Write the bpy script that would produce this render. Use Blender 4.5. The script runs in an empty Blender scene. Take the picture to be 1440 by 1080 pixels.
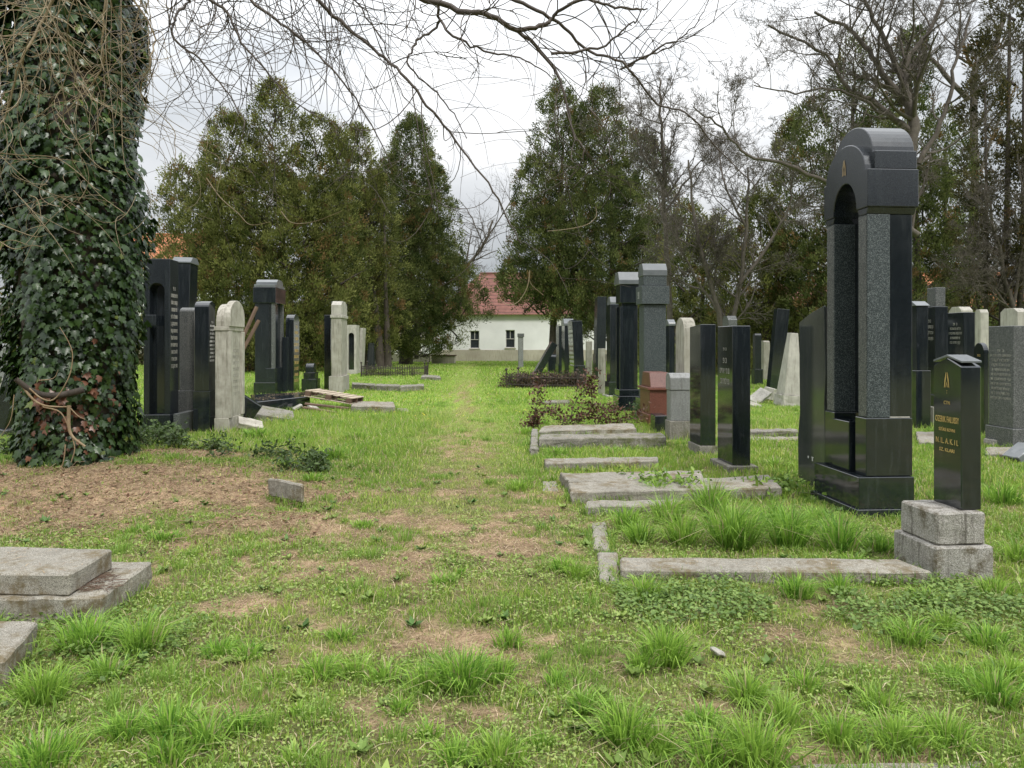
import bpy, bmesh, math, random
import numpy as np
from mathutils import Vector, Matrix, noise as mnoise
random.seed(7)
RNG = np.random.default_rng(11)
C = bpy.context.scene.collection
F = 1040.0; H = 1.5; HOR = 481.0
AY = math.atan(70 / 1040.0)          # the rows run towards x = 650
R = math.radians

# ------------------------------------------------------------ terrain
def _hash(ix, iy, s):
    n = (ix * 374761393 + iy * 668265263 + s * 974634777) & 0xffffffff
    n = ((n ^ (n >> 13)) * 1274126177) & 0xffffffff
    return ((n ^ (n >> 16)) & 0xffff) / 65535.0
def vn(x, y, f, s=0):
    x = np.asarray(x, float) * f; y = np.asarray(y, float) * f
    ix = np.floor(x).astype(np.int64); iy = np.floor(y).astype(np.int64)
    fx = x - ix; fy = y - iy; fx = fx * fx * (3 - 2 * fx); fy = fy * fy * (3 - 2 * fy)
    a = _hash(ix, iy, s); b = _hash(ix + 1, iy, s); c = _hash(ix, iy + 1, s); d = _hash(ix + 1, iy + 1, s)
    return (a * (1 - fx) + b * fx) * (1 - fy) + (c * (1 - fx) + d * fx) * fy
def fbm(x, y, f, s=0):
    return (vn(x, y, f, s) + .5 * vn(x, y, f * 2.1, s + 1) + .25 * vn(x, y, f * 4.3, s + 2)) / 1.75
TX, TY = -5.05, 8.55                 # ivy tree
def gh(x, y):
    x = np.asarray(x, float); y = np.asarray(y, float)
    near = np.clip(1 - np.abs(y) / 40, 0, 1)
    h = (fbm(x, y, .5, 3) - .5) * .07 * near + (fbm(x, y, 3.1, 9) - .5) * .035 * near
    d = np.sqrt(((x - TX) / 2.9) ** 2 + ((y - TY) / 1.6) ** 2)
    h += .17 * np.clip(1.25 - d, 0, 1) ** .8
    return h
def at(px, py, z=0.0):
    """the point at height z above flat ground that shows at photo pixel px, py"""
    Y = (H - z) * F / (py - HOR)
    return Vector(((px - 720) / F * Y, Y, z))
def hz(Y, py): return H - (py - HOR) / F * Y
def X_(px, Y): return (px - 720) / F * Y

# ------------------------------------------------------------ materials
def nt(name):
    m = bpy.data.materials.new(name); m.use_nodes = True
    n = m.node_tree; b = n.nodes['Principled BSDF']
    return m, n, b
def N(n, t, **k):
    o = n.nodes.new(t)
    for a, v in k.items():
        if a in o.inputs: o.inputs[a].default_value = v
        else: setattr(o, a, v)
    return o
def mixc(n, fac, a, b, mode='MIX'):
    o = n.nodes.new('ShaderNodeMix'); o.data_type = 'RGBA'; o.blend_type = mode
    for i, v in ((0, fac), (6, a), (7, b)):
        if hasattr(v, 'is_linked') or hasattr(v, 'links'): n.links.new(v, o.inputs[i])
        else: o.inputs[i].default_value = v if i == 0 else (*v, 1)
    return o.outputs[2]
def ramp(n, src, p0, p1):
    o = n.nodes.new('ShaderNodeMapRange'); o.inputs[1].default_value = p0; o.inputs[2].default_value = p1
    n.links.new(src, o.inputs[0]); return o.outputs[0]
def noise(n, vec, scale, detail=4, rough=.6):
    o = N(n, 'ShaderNodeTexNoise', Scale=scale, Detail=detail, Roughness=rough)
    n.links.new(vec, o.inputs['Vector']); return o.outputs['Fac']
def stone_mat(name, c1, c2, rough=.7, big=3, speck=None, sps=260, streak=None, moss=None, bump=.15, rvar=.1):
    m, n, b = nt(name); tc = n.nodes.new('ShaderNodeTexCoord'); v = tc.outputs['Object']
    col = mixc(n, ramp(n, noise(n, v, big, 6), .3, .7), c1, c2)
    if speck:
        vo = N(n, 'ShaderNodeTexVoronoi', Scale=sps); n.links.new(v, vo.inputs['Vector'])
        s = n.nodes.new('ShaderNodeSeparateColor'); n.links.new(vo.outputs['Color'], s.inputs[0])
        col = mixc(n, ramp(n, s.outputs[0], .62, .72), col, speck)
        dk = tuple(x * .6 for x in c1)
        col = mixc(n, ramp(n, s.outputs[1], .7, .8), col, dk)
    if streak:
        mp = n.nodes.new('ShaderNodeMapping'); mp.inputs['Scale'].default_value = (9, 9, .8)
        n.links.new(v, mp.inputs[0])
        col = mixc(n, ramp(n, noise(n, mp.outputs[0], 2.2, 6, .7), .5, .72), col, streak)
    if moss:
        col = mixc(n, ramp(n, noise(n, v, 4, 8, .78), .50, .62), col, moss)
    n.links.new(col, b.inputs['Base Color'])
    r = n.nodes.new('ShaderNodeMapRange'); r.inputs[3].default_value = max(.03, rough - rvar); r.inputs[4].default_value = min(1, rough + rvar)
    n.links.new(noise(n, v, 2.5, 5), r.inputs[0]); n.links.new(r.outputs[0], b.inputs['Roughness'])
    if bump:
        bp = N(n, 'ShaderNodeBump', Strength=bump, Distance=.01)
        n.links.new(noise(n, v, 60, 6, .7), bp.inputs['Height']); n.links.new(bp.outputs[0], b.inputs['Normal'])
    return m
def attr_mat(name, rough=.6, trans=.3, spec=.3, nscale=None, bark=False):
    m, n, b = nt(name)
    a = n.nodes.new('ShaderNodeAttribute'); a.attribute_name = 'Col'
    b.inputs['Roughness'].default_value = rough; b.inputs['Specular IOR Level'].default_value = spec
    col = a.outputs['Color']
    n.links.new(col, b.inputs['Base Color'])
    if trans:
        t = n.nodes.new('ShaderNodeBsdfTranslucent'); mx = n.nodes.new('ShaderNodeMixShader'); mx.inputs[0].default_value = trans
        n.links.new(col, t.inputs[0]); n.links.new(b.outputs[0], mx.inputs[1]); n.links.new(t.outputs[0], mx.inputs[2])
        n.links.new(mx.outputs[0], n.nodes['Material Output'].inputs[0])
    return m
def plain(name, c, rough=.6, metal=0, spec=.5, var=.25, scale=6):
    m, n, b = nt(name); tc = n.nodes.new('ShaderNodeTexCoord')
    col = mixc(n, ramp(n, noise(n, tc.outputs['Object'], scale, 5), .3, .7), tuple(x * (1 - var) for x in c), tuple(min(1, x * (1 + var)) for x in c))
    n.links.new(col, b.inputs['Base Color']); b.inputs['Roughness'].default_value = rough; b.inputs['Metallic'].default_value = metal
    b.inputs['Specular IOR Level'].default_value = spec
    return m
M = {}
M['black'] = stone_mat('polished_black_granite', (.006, .009, .012), (.012, .016, .021), .08, 2, (.024, .03, .034), 420, (.028, .033, .036), None, 0, .05); M['black'].node_tree.nodes['Principled BSDF'].inputs['IOR'].default_value = 1.8
_b = M['black'].node_tree.nodes['Principled BSDF']; _b.inputs['Coat Weight'].default_value = 0; _b.inputs['Coat IOR'].default_value = 1.7; _b.inputs['Coat Roughness'].default_value = .04
M['reflgrey'] = stone_mat('reflection_grey_granite', (.030, .036, .034), (.05, .056, .052), .12, 3, None, 0, (.065, .07, .066), None, 0, .06); M['reflgrey'].node_tree.nodes['Principled BSDF'].inputs['IOR'].default_value = 1.8  # base colour raised to carry the grass and sky reflected in the slab face
M['honed'] = stone_mat('honed_black_granite', (.006, .009, .014), (.013, .018, .024), .22, 2, (.03, .036, .04), 380, (.026, .032, .036), None, .03)
M['honed'].node_tree.nodes['Principled BSDF'].inputs['IOR'].default_value = 1.7
M['worn'] = stone_mat('worn_dark_granite', (.05, .055, .055), (.095, .10, .10), .45, 3, (.18, .18, .17), 200, (.13, .13, .12), None, .08)
M['speck'] = stone_mat('speckled_dark_granite', (.022, .031, .034), (.038, .049, .052), .5, 4, (.13, .15, .15), 210, None, None, .2)
M['grey'] = stone_mat('grey_granite', (.16, .165, .165), (.24, .245, .24), .5, 3, (.30, .30, .29), 300, (.11, .11, .10), None, .15)
M['mid'] = stone_mat('dull_grey_granite', (.06, .064, .066), (.095, .10, .10), .32, 3, (.21, .215, .21), 160, None, None, .08)
M['pale'] = stone_mat('weathered_pale_stone', (.30, .285, .25), (.46, .44, .39), .85, 4, None, 0, (.20, .19, .16), None, .4)
M['sand'] = stone_mat('weathered_sandstone', (.25, .235, .19), (.40, .38, .33), .88, 4, None, 0, (.12, .115, .09), None, .4)
M['white'] = stone_mat('white_marble', (.27, .25, .205), (.50, .475, .41), .75, 5, None, 0, (.13, .115, .085), None, .2)
M['light'] = stone_mat('sky_lit_cap_granite', (.11, .12, .125), (.17, .18, .19), .22, 3, None, 0, None, None, .05)  # caps on dark stones: sky reflection on sloped tops put into a lighter colour
M['red'] = stone_mat('red_granite', (.095, .028, .018), (.15, .045, .03), .45, 3, (.20, .085, .065), 260, (.12, .04, .03), None, .08)
M['conc'] = stone_mat('mossy_concrete', (.11, .10, .08), (.29, .265, .22), .92, 5, (.36, .345, .31), 350, (.12, .115, .10), (.10, .105, .045), .6)
M['slab'] = stone_mat('weathered_grave_slab', (.17, .155, .125), (.36, .335, .28), .85, 2.2, (.38, .36, .31), 380, (.15, .13, .10), (.14, .11, .06), .5)
M['rough'] = stone_mat('rough_lichened_granite', (.24, .225, .195), (.42, .40, .36), .9, 5, (.46, .44, .41), 330, (.05, .04, .028), (.10, .08, .045), .9)
M['quarry'] = stone_mat('quarry_faced_granite', (.010, .010, .010), (.045, .042, .04), .6, 9, None, 0, None, None, 1.0)
M['gold'] = plain('gold_leaf_lettering', (.62, .44, .16), .45, .3)
M['oldgold'] = plain('worn_gold_leaf', (.36, .25, .12), .6)
M['fade'] = plain('faded_grey_lettering', (.30, .29, .25), .7)
M['letter'] = plain('pale_lettering', (.62, .62, .58), .7)
M['iron'] = plain('rusty_wrought_iron', (.035, .026, .022), .8)
M['wood'] = stone_mat('grey_weathered_wood', (.30, .24, .17), (.45, .38, .29), .85, 6, None, 0, (.17, .13, .09), None, .4)
M['beam'] = plain('brown_timber', (.12, .075, .05), .8)
M['leaf'] = attr_mat('leaf_surface', .5, .25, .35)
M['ivyleaf'] = attr_mat('ivy_leaf_surface', .34, .15, .45)
M['needle'] = attr_mat('conifer_spray_surface', .75, .3, .15)
M['grass'] = attr_mat('grass_blade_surface', .45, .4, .4)
M['litter'] = attr_mat('dry_litter_surface', .8, .15, .1)
M['bark'] = stone_mat('rough_bark', (.045, .036, .028), (.09, .073, .058), .9, 8, None, 0, (.035, .028, .02), None, .8)
M['greybark'] = stone_mat('grey_bare_bark', (.075, .062, .05), (.135, .115, .095), .9, 8, None, 0, (.06, .05, .04), None, .5)
M['twig'] = stone_mat('dark_backlit_twig_bark', (.055, .042, .034), (.10, .078, .062), .7, 5, None, 0, None, None, .1)  # darker than the tan twigs: backlight against the sky put into the colour
M['tan'] = stone_mat('tan_twig_bark', (.20, .15, .085), (.32, .25, .15), .7, 5, None, 0, None, None, .1)
M['vine'] = stone_mat('pale_vine_bark', (.20, .14, .08), (.33, .25, .15), .8, 6, None, 0, (.2, .11, .05), None, .2)

# ------------------------------------------------------------ objects
def tag(o, label=None, cat=None, group=None, kind=None):
    if label: o['label'] = label
    if cat: o['category'] = cat
    if group: o['group'] = group
    if kind: o['kind'] = kind
    return o
def link(name, me, mat=None, parent=None):
    o = bpy.data.objects.new(name, me); C.objects.link(o)
    if mat is not None: me.materials.append(M[mat] if isinstance(mat, str) else mat)
    if parent: o.parent = parent
    return o
def empty(name, loc, rz=0, rx=0, ry=0):
    o = bpy.data.objects.new(name, None); C.objects.link(o); o.empty_display_size = .2
    o.location = loc; o.rotation_mode = 'ZYX'; o.rotation_euler = (rx, ry, rz); return o
def npmesh(name, V, Fc, col=None):
    """V (n,3); Fc list of int arrays (m,k)"""
    me = bpy.data.meshes.new(name); V = np.asarray(V, np.float32)
    me.vertices.add(len(V)); me.vertices.foreach_set('co', V.ravel())
    lv = np.concatenate([np.asarray(f).ravel() for f in Fc]).astype(np.int32)
    tot = np.concatenate([np.full(len(f), np.asarray(f).shape[1]) for f in Fc]).astype(np.int32)
    st = np.concatenate([[0], np.cumsum(tot)[:-1]]).astype(np.int32)
    me.loops.add(len(lv)); me.loops.foreach_set('vertex_index', lv)
    me.polygons.add(len(tot)); me.polygons.foreach_set('loop_start', st); me.polygons.foreach_set('loop_total', tot)
    me.update(calc_edges=True)
    if col is not None:
        a = me.color_attributes.new('Col', 'FLOAT_COLOR', 'POINT')
        c = np.ones((len(V), 4), np.float32); c[:, :3] = col; a.data.foreach_set('color', c.ravel())
    return me
def smooth(me): me.polygons.foreach_set('use_smooth', [True] * len(me.polygons)); me.update()
class MB:
    """collects shapes for ONE mesh"""
    def __init__(s): s.bm = bmesh.new()
    def prism(s, poly, x0, x1, bev=.005, axis='x', flip=1, taper=1.0):
        """poly of (a, b) swept along an axis; 'x': (y,z) pairs, 'z': (x,y) pairs, 'y': (x,z) pairs"""
        t = bmesh.new()
        def mk(p, d):
            if axis == 'x': return (d * flip, p[0], p[1])
            if axis == 'y': return (p[0] * flip, d, p[1])
            return (p[0] * flip, p[1], d)
        cx = sum(p[0] for p in poly) / len(poly); cy = sum(p[1] for p in poly) / len(poly)
        A = [t.verts.new(mk(p, x0)) for p in poly]
        B = [t.verts.new(mk((cx + (p[0] - cx) * taper, cy + (p[1] - cy) * taper), x1)) for p in poly]
        t.faces.new(A); t.faces.new(B[::-1])
        for i in range(len(poly)):
            j = (i + 1) % len(poly); t.faces.new((A[i], B[i], B[j], A[j]))
        bmesh.ops.recalc_face_normals(t, faces=t.faces)
        if bev:
            es = [e for e in t.edges if e.is_manifold and e.calc_face_angle(0) > .5]
            bmesh.ops.bevel(t, geom=es, offset=bev, segments=1, affect='EDGES', clamp_overlap=True)
        s.add(t); return s
    def add(s, t):
        me = bpy.data.meshes.new('tmp'); t.to_mesh(me); t.free(); s.bm.from_mesh(me); bpy.data.meshes.remove(me)
    def box(s, x0, x1, y0, y1, z0, z1, bev=.004, flip=1):
        return s.prism([(x0, y0), (x1, y0), (x1, y1), (x0, y1)], z0, z1, bev, 'z', flip)
    def bar(s, a, b, r, n=6, r2=None):
        a = Vector(a); b = Vector(b); d = b - a; t = bmesh.new()
        bmesh.ops.create_cone(t, cap_ends=True, segments=n, radius1=r, radius2=r if r2 is None else r2, depth=d.length)
        bmesh.ops.transform(t, matrix=Matrix.Translation((a + b) / 2) @ d.to_track_quat('Z', 'Y').to_matrix().to_4x4(), verts=t.verts)
        s.add(t); return s
    def ball(s, c, r, sz=1):
        t = bmesh.new(); bmesh.ops.create_uvsphere(t, u_segments=12, v_segments=8, radius=r)
        bmesh.ops.transform(t, matrix=Matrix.Translation(c) @ Matrix.Diagonal((1, 1, sz, 1)), verts=t.verts); s.add(t); return s
    def rough(s, amt, cuts=3, seed=0):
        bmesh.ops.subdivide_edges(s.bm, edges=[e for e in s.bm.edges if e.calc_length() > .03], cuts=cuts, use_grid_fill=True)
        for v in s.bm.verts:
            v.co += mnoise.noise_vector(v.co * 9 + Vector((seed, 0, 0))) * amt + mnoise.noise_vector(v.co * 30 + Vector((seed, 0, 0))) * amt * .4
        return s
    def build(s, name, mat, parent=None):
        me = bpy.data.meshes.new(name); s.bm.to_mesh(me); s.bm.free(); return link(name, me, mat, parent)

def arc(y0, y1, z0, z1, n=12):
    """points from (y1,z0) over the top to (y0,z0)"""
    c = (y0 + y1) / 2; r = (y1 - y0) / 2
    return [(c + r * math.cos(math.pi * i / n), z0 + (z1 - z0) * math.sin(math.pi * i / n)) for i in range(n + 1)]
def prof(kind, w, z0, z1, g=0.0):
    a, b = -g, w + g; k = kind.split(':'); kind = k[0]; r = float(k[1]) if len(k) > 1 else None
    base = [(a, z0), (b, z0)]
    if kind == 'flat': return base + [(b, z1), (a, z1)]
    if kind == 'gable': r = r or .12; return base + [(b, z1 - r), ((a + b) / 2, z1), (a, z1 - r)]
    if kind == 'trap': r = r or .12; i = (b - a) * .22; return base + [(b, z1 - r), (b - i, z1), (a + i, z1), (a, z1 - r)]
    if kind == 'arch': r = r or (b - a) / 2; return base + arc(a, b, z1 - r, z1)
    if kind == 'shoulder':
        r = r or .2; i = (b - a) * .1
        return base + [(b, z1 - r)] + arc(a + i, b - i, z1 - r, z1, 10) + [(a, z1 - r)]
    if kind == 'taper': r = r or .05; return base + [(b - r, z1), (a + r, z1)]
    if kind == 'slope': r = r or .1; return base + [(b, z1 - r), (a, z1)]
    if kind == 'step':
        i = (b - a) * .18; h = (z1 - z0) / 3
        return base + [(b, z0 + h), (b - i, z0 + h), (b - i, z0 + 2 * h), (b - 1.7 * i, z1), (a + 1.7 * i, z1), (a + i, z0 + 2 * h), (a + i, z0 + h), (a, z0 + h)]
def text_part(parent, s, lines, x, yc, mat='gold', name='inscription'):
    """lines: (string, z, size, width) lettering on the front face at local x"""
    V = []; Fs = []
    for txt, z, size, wid in lines:
        cu = bpy.data.curves.new('t', 'FONT'); cu.body = txt; cu.size = size * 1.35; cu.align_x = 'CENTER'; cu.align_y = 'CENTER'; cu.extrude = .0012
        cu.resolution_u = 2
        ob = bpy.data.objects.new('t', cu); C.objects.link(ob)
        bpy.context.view_layer.update()
        dg = bpy.context.evaluated_depsgraph_get(); me = bpy.data.meshes.new_from_object(ob.evaluated_get(dg))
        co = [v.co.copy() for v in me.vertices]
        if co:
            wx = max(c.x for c in co) - min(c.x for c in co); k = wid / max(wx, 1e-3) if wid else 1
            o = len(V); V += [(s * (x - .0012 - c.z), yc - s * c.x * k, z + c.y) for c in co]
            Fs += [tuple(o + i for i in p.vertices) for p in me.polygons]
        bpy.data.objects.remove(ob); bpy.data.meshes.remove(me); bpy.data.curves.remove(cu)
    if not V: return
    me = bpy.data.meshes.new(name); me.from_pydata(V, [], Fs); return link(name, me, mat, parent)
HEB = 'אבגדהוזחטילמנסעפצקרשת'
def heb(n, sp=5):
    o = ''
    for i in range(n): o += random.choice(HEB) + (' ' if random.random() < 1 / sp else '')
    return o
def lines_between(z0, z1, n, w, first=True):
    out = []
    for i in range(n):
        z = z1 - (z1 - z0) * (i + .5) / n; sz = (z1 - z0) / n * .62
        out.append((heb(random.randint(7, 13)) if i or not first else 'פ נ', z, sz, w * (random.uniform(.75, 1) if i or not first else .3)))
    return out

STONES = 'gravestones of the old cemetery'
def stone(s, xc, yb, t, w, parts, label, cat='gravestone', name='gravestone', ry=0, rx=0, yaw=None, text=None, mat0=None, z0=0, Y=None, group=STONES):
    """s=1: row on the right of the path (front faces -x), s=-1: row on the left. xc,yb: pixel where the near front corner meets the
    ground; t, w in metres (t<0: pixels of the side face); parts: (name, ytop, ybottom, grow, profile, mat)"""
    if Y is None: Y = H * F / (yb - HOR)
    X = X_(xc, Y); t = abs(t) / F * Y if t < 0 or t > 3 else t
    a = AY if yaw is None else yaw
    r = empty(name, (0, 0, 0), a, rx, ry)
    if w < 0:
        k = (-w - 720) / F; w = (X - k * Y) / (k * math.cos(AY) + math.sin(AY)); w = min(max(w, .22), 1.1)
    off = Matrix.Rotation(a, 3, 'Z') @ Vector((s * t / 2, w / 2, 0))
    r.location = Vector((X, Y, 0)) + off
    for p in parts:
        nm, yt, ybt, gr, pf, mt = p[:6]; k = p[6] if len(p) > 6 else {}
        za = (-.12 if ybt is None else hz(Y, ybt)); zb = hz(Y, yt)
        ya = k.get('ya', 0) * w; yb2 = k.get('yb', 1) * w
        mb = MB(); poly = [(y + ya - w / 2, z) for y, z in prof(pf, yb2 - ya, za, zb, gr)]
        xx0 = -t / 2 - gr + k.get('x0', 0); xx1 = t / 2 + gr + k.get('x1', 0)
        if 'pyr' in k: mb.prism([(xx0, -w / 2 - gr), (xx1, -w / 2 - gr), (xx1, w / 2 + gr), (xx0, w / 2 + gr)], za, zb, .005, 'z', s, k['pyr'])
        else: mb.prism(poly, xx0, xx1, k.get('bev', .006), 'x', s)
        if k.get('rough'): mb.rough(k['rough'], 3, xc)
        o = mb.build(nm, mt, r)
    if text:
        for (ya, yb_, n, wf, mt, x) in text:
            text_part(r, s, lines_between(hz(Y, yb_), hz(Y, ya), n, w * wf), -t / 2 + x, 0, mt)
    tag(r, label, cat, group)
    r['_d'] = (t, w, Y)
    return r, t, w, Y

EDG = []
def slab(name, px, z, h, mat, label, cat, group=None, rough=.006, parent=None, bev=.01):
    """px: the four pixel corners of its top face, which lies at height z"""
    P = [at(x, y, z) for x, y in px]; c = sum(P, Vector()) / 4; c.z = 0
    mb = MB(); mb.prism([(p.x - c.x, p.y - c.y) for p in P], z - h, z, bev, 'z')
    EDG.append((P, z, h))
    if rough: mb.rough(rough * 2.3, 11, px[0][0])
    o = mb.build(name, mat, parent); o.location = c
    return tag(o, label, cat, group)

# ------------------------------------------------------------ tubes and trees
def tubes(P, sides=5):
    """P: list of (points, radii)"""
    V = []; Q = []; T = []; o = 0
    ang = np.arange(sides) * 2 * math.pi / sides; ca = np.cos(ang)[:, None]; sa = np.sin(ang)[:, None]
    for pts, rad in P:
        p = np.asarray([tuple(q) for q in pts], float); n = len(p)
        if n < 2: continue
        d = np.gradient(p, axis=0); d /= np.linalg.norm(d, axis=1)[:, None] + 1e-9
        ref = np.array([.3, .2, .93]) if abs(d[:, 2].mean()) < .8 else np.array([.95, .3, .1])
        u = np.cross(d, ref); u /= np.linalg.norm(u, axis=1)[:, None] + 1e-9; v = np.cross(d, u)
        for i in range(n): V.append(p[i] + rad[i] * (ca * u[i] + sa * v[i]))
        idx = o + np.arange(n * sides).reshape(n, sides)
        a = idx[:-1]; b = idx[1:]
        Q.append(np.stack([a, np.roll(a, -1, 1), np.roll(b, -1, 1), b], -1).reshape(-1, 4))
        o += n * sides
    return np.concatenate(V), np.concatenate(Q)
def tube_obj(name, P, mat, parent=None, sides=5):
    V, Q = tubes(P, sides); me = npmesh(name, V, [Q]); smooth(me); return link(name, me, mat, parent)
def spline(pts, n=6):
    """Catmull-Rom through points"""
    p = [Vector(q) for q in pts]; p = [p[0] * 2 - p[1]] + p + [p[-1] * 2 - p[-2]]; out = []
    for i in range(1, len(p) - 2):
        for k in range(n):
            t = k / n; a, b, c, d = p[i - 1], p[i], p[i + 1], p[i + 2]
            out.append(.5 * ((2 * b) + (c - a) * t + (2 * a - 5 * b + 4 * c - d) * t * t + (3 * b - a - 3 * c + d) * t ** 3))
    out.append(p[-2]); return out
def rv(s=1.0): return Vector((random.gauss(0, s), random.gauss(0, s), random.gauss(0, s)))
def grow(out, pos, d, L, r, lvl, spec, up=.05):
    """recursive bare branch; spec[lvl] = (children, length ratio, steps, wander)"""
    nch, lr, st, wd = spec[lvl]; pts = [pos.copy()]; rad = [r]; dd = d.normalized(); dirs = [dd]
    for i in range(st):
        dd = (dd + rv(wd) + Vector((0, 0, up))).normalized(); pts.append(pts[-1] + dd * L / st); rad.append(max(r * (1 - .75 * (i + 1) / st), .004)); dirs.append(dd)
    out.append((pts, rad))
    if lvl + 1 < len(spec):
        for k in range(nch):
            f = random.uniform(.25, 1); i = min(st, int(f * st)); side = rv().cross(dirs[i]).normalized()
            nd = (dirs[i] * random.uniform(.5, 1.0) + side * random.uniform(.5, 1.0)).normalized()
            grow(out, pts[i], nd, L * lr * random.uniform(.6, 1.2) * (1.15 - .4 * f), rad[i] * .62, lvl + 1, spec, up)
SPEC = [(0, 0, 0, 0), (7, .5, 7, .14), (6, .5, 6, .18), (5, .55, 5, .2), (0, 0, 4, .2)]
def branches_from(out, pts, rads, n, L, spec=SPEC, lvl=1, f0=.15, up=.05, upbias=.25):
    for k in range(n):
        i = random.randint(int(len(pts) * f0), len(pts) - 2); d = (pts[i + 1] - pts[i]).normalized()
        side = rv().cross(d).normalized(); side.z += upbias
        grow(out, pts[i], (d * .6 + side), L * random.uniform(.5, 1.1), rads[i] * .55, lvl, spec, up)
def bare_tree(label, Y, base, limbs, nb, L, mat='greybark', spec=SPEC, dz=0.0, upbias=.25):
    """limbs: traced pixel polylines with (px, py[, depth offset]) and start radius in m"""
    bx = X_(base, Y); r = empty('bare_tree', (bx, Y, 0)); tag(r, label, 'tree', 'bare trees'); c = Vector((bx, Y, 0))
    fine = []; first = True
    for pts, r0, r1 in limbs:
        P = []
        for q in pts:
            yy = Y + (q[2] if len(q) > 2 else 0); P.append(Vector((X_(q[0], yy), yy, hz(yy, q[1]))) - c)
        P = spline(P, 5); n = len(P)
        for i in range(1, n - 1): P[i] += rv(.025)
        ra = [r0 + (r1 - r0) * i / (n - 1) for i in range(n)]
        tube_obj('trunk' if first else 'limb', [(P, ra)], mat, r, 8); 
        branches_from(fine, P, ra, nb, L, spec, upbias=upbias, f0=.35 if first else .1); first = False
    tube_obj('crown', fine, mat, r, 4); return r

def leafcards(pos, dirs, nor, L, W, col, shape='kite'):
    """many small leaf faces; arrays"""
    n = len(pos); dirs = dirs / (np.linalg.norm(dirs, axis=1)[:, None] + 1e-9)
    s = np.cross(dirs, nor); s /= np.linalg.norm(s, axis=1)[:, None] + 1e-9
    L = L[:, None]; W = W[:, None]; up = np.cross(s, dirs)
    if shape == 'kite':
        V = np.stack([pos, pos + dirs * L * .45 + s * W / 2, pos + dirs * L + up * L * .12, pos + dirs * L * .45 - s * W / 2], 1)
        Q = [np.arange(n * 4).reshape(n, 4)]; k = 4
    elif shape == 'round':
        a = [0, 1.05, 2.1, 3.14, 4.19, 5.24]
        V = np.stack([pos + dirs * L * .5 * (1 - math.cos(t)) + s * W * .5 * math.sin(t) + up * L * .15 * abs(math.sin(t)) for t in a], 1)
        Q = [np.arange(n * 6).reshape(n, 6)]; k = 6
    elif shape == 'ivy':
        pr = [(0, 0), (.28, -.08), (.52, .12), (.36, .34), (.48, .62), (.2, .62), (0, 1.0)]
        pr = pr + [(-x, y) for x, y in pr[-2:0:-1]]
        V = np.stack([pos + dirs * L * y + s * W * x - up * (abs(x) * .25 + .12 * max(0, y - .5)) * W for x, y in pr] + [pos + dirs * L * .35 + up * W * .02], 1)
        k = len(pr) + 1; b = np.arange(n)[:, None] * k
        tri = np.array([(k - 1, i, (i + 1) % (k - 1)) for i in range(k - 1)])
        Q = [(b[:, :, None] + tri[None]).reshape(-1, 3)]
    V = V.reshape(-1, 3); c = np.repeat(col, k, axis=0); return V, Q, c
def unit(n): v = RNG.normal(size=(n, 3)); return v / np.linalg.norm(v, axis=1)[:, None]

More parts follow.
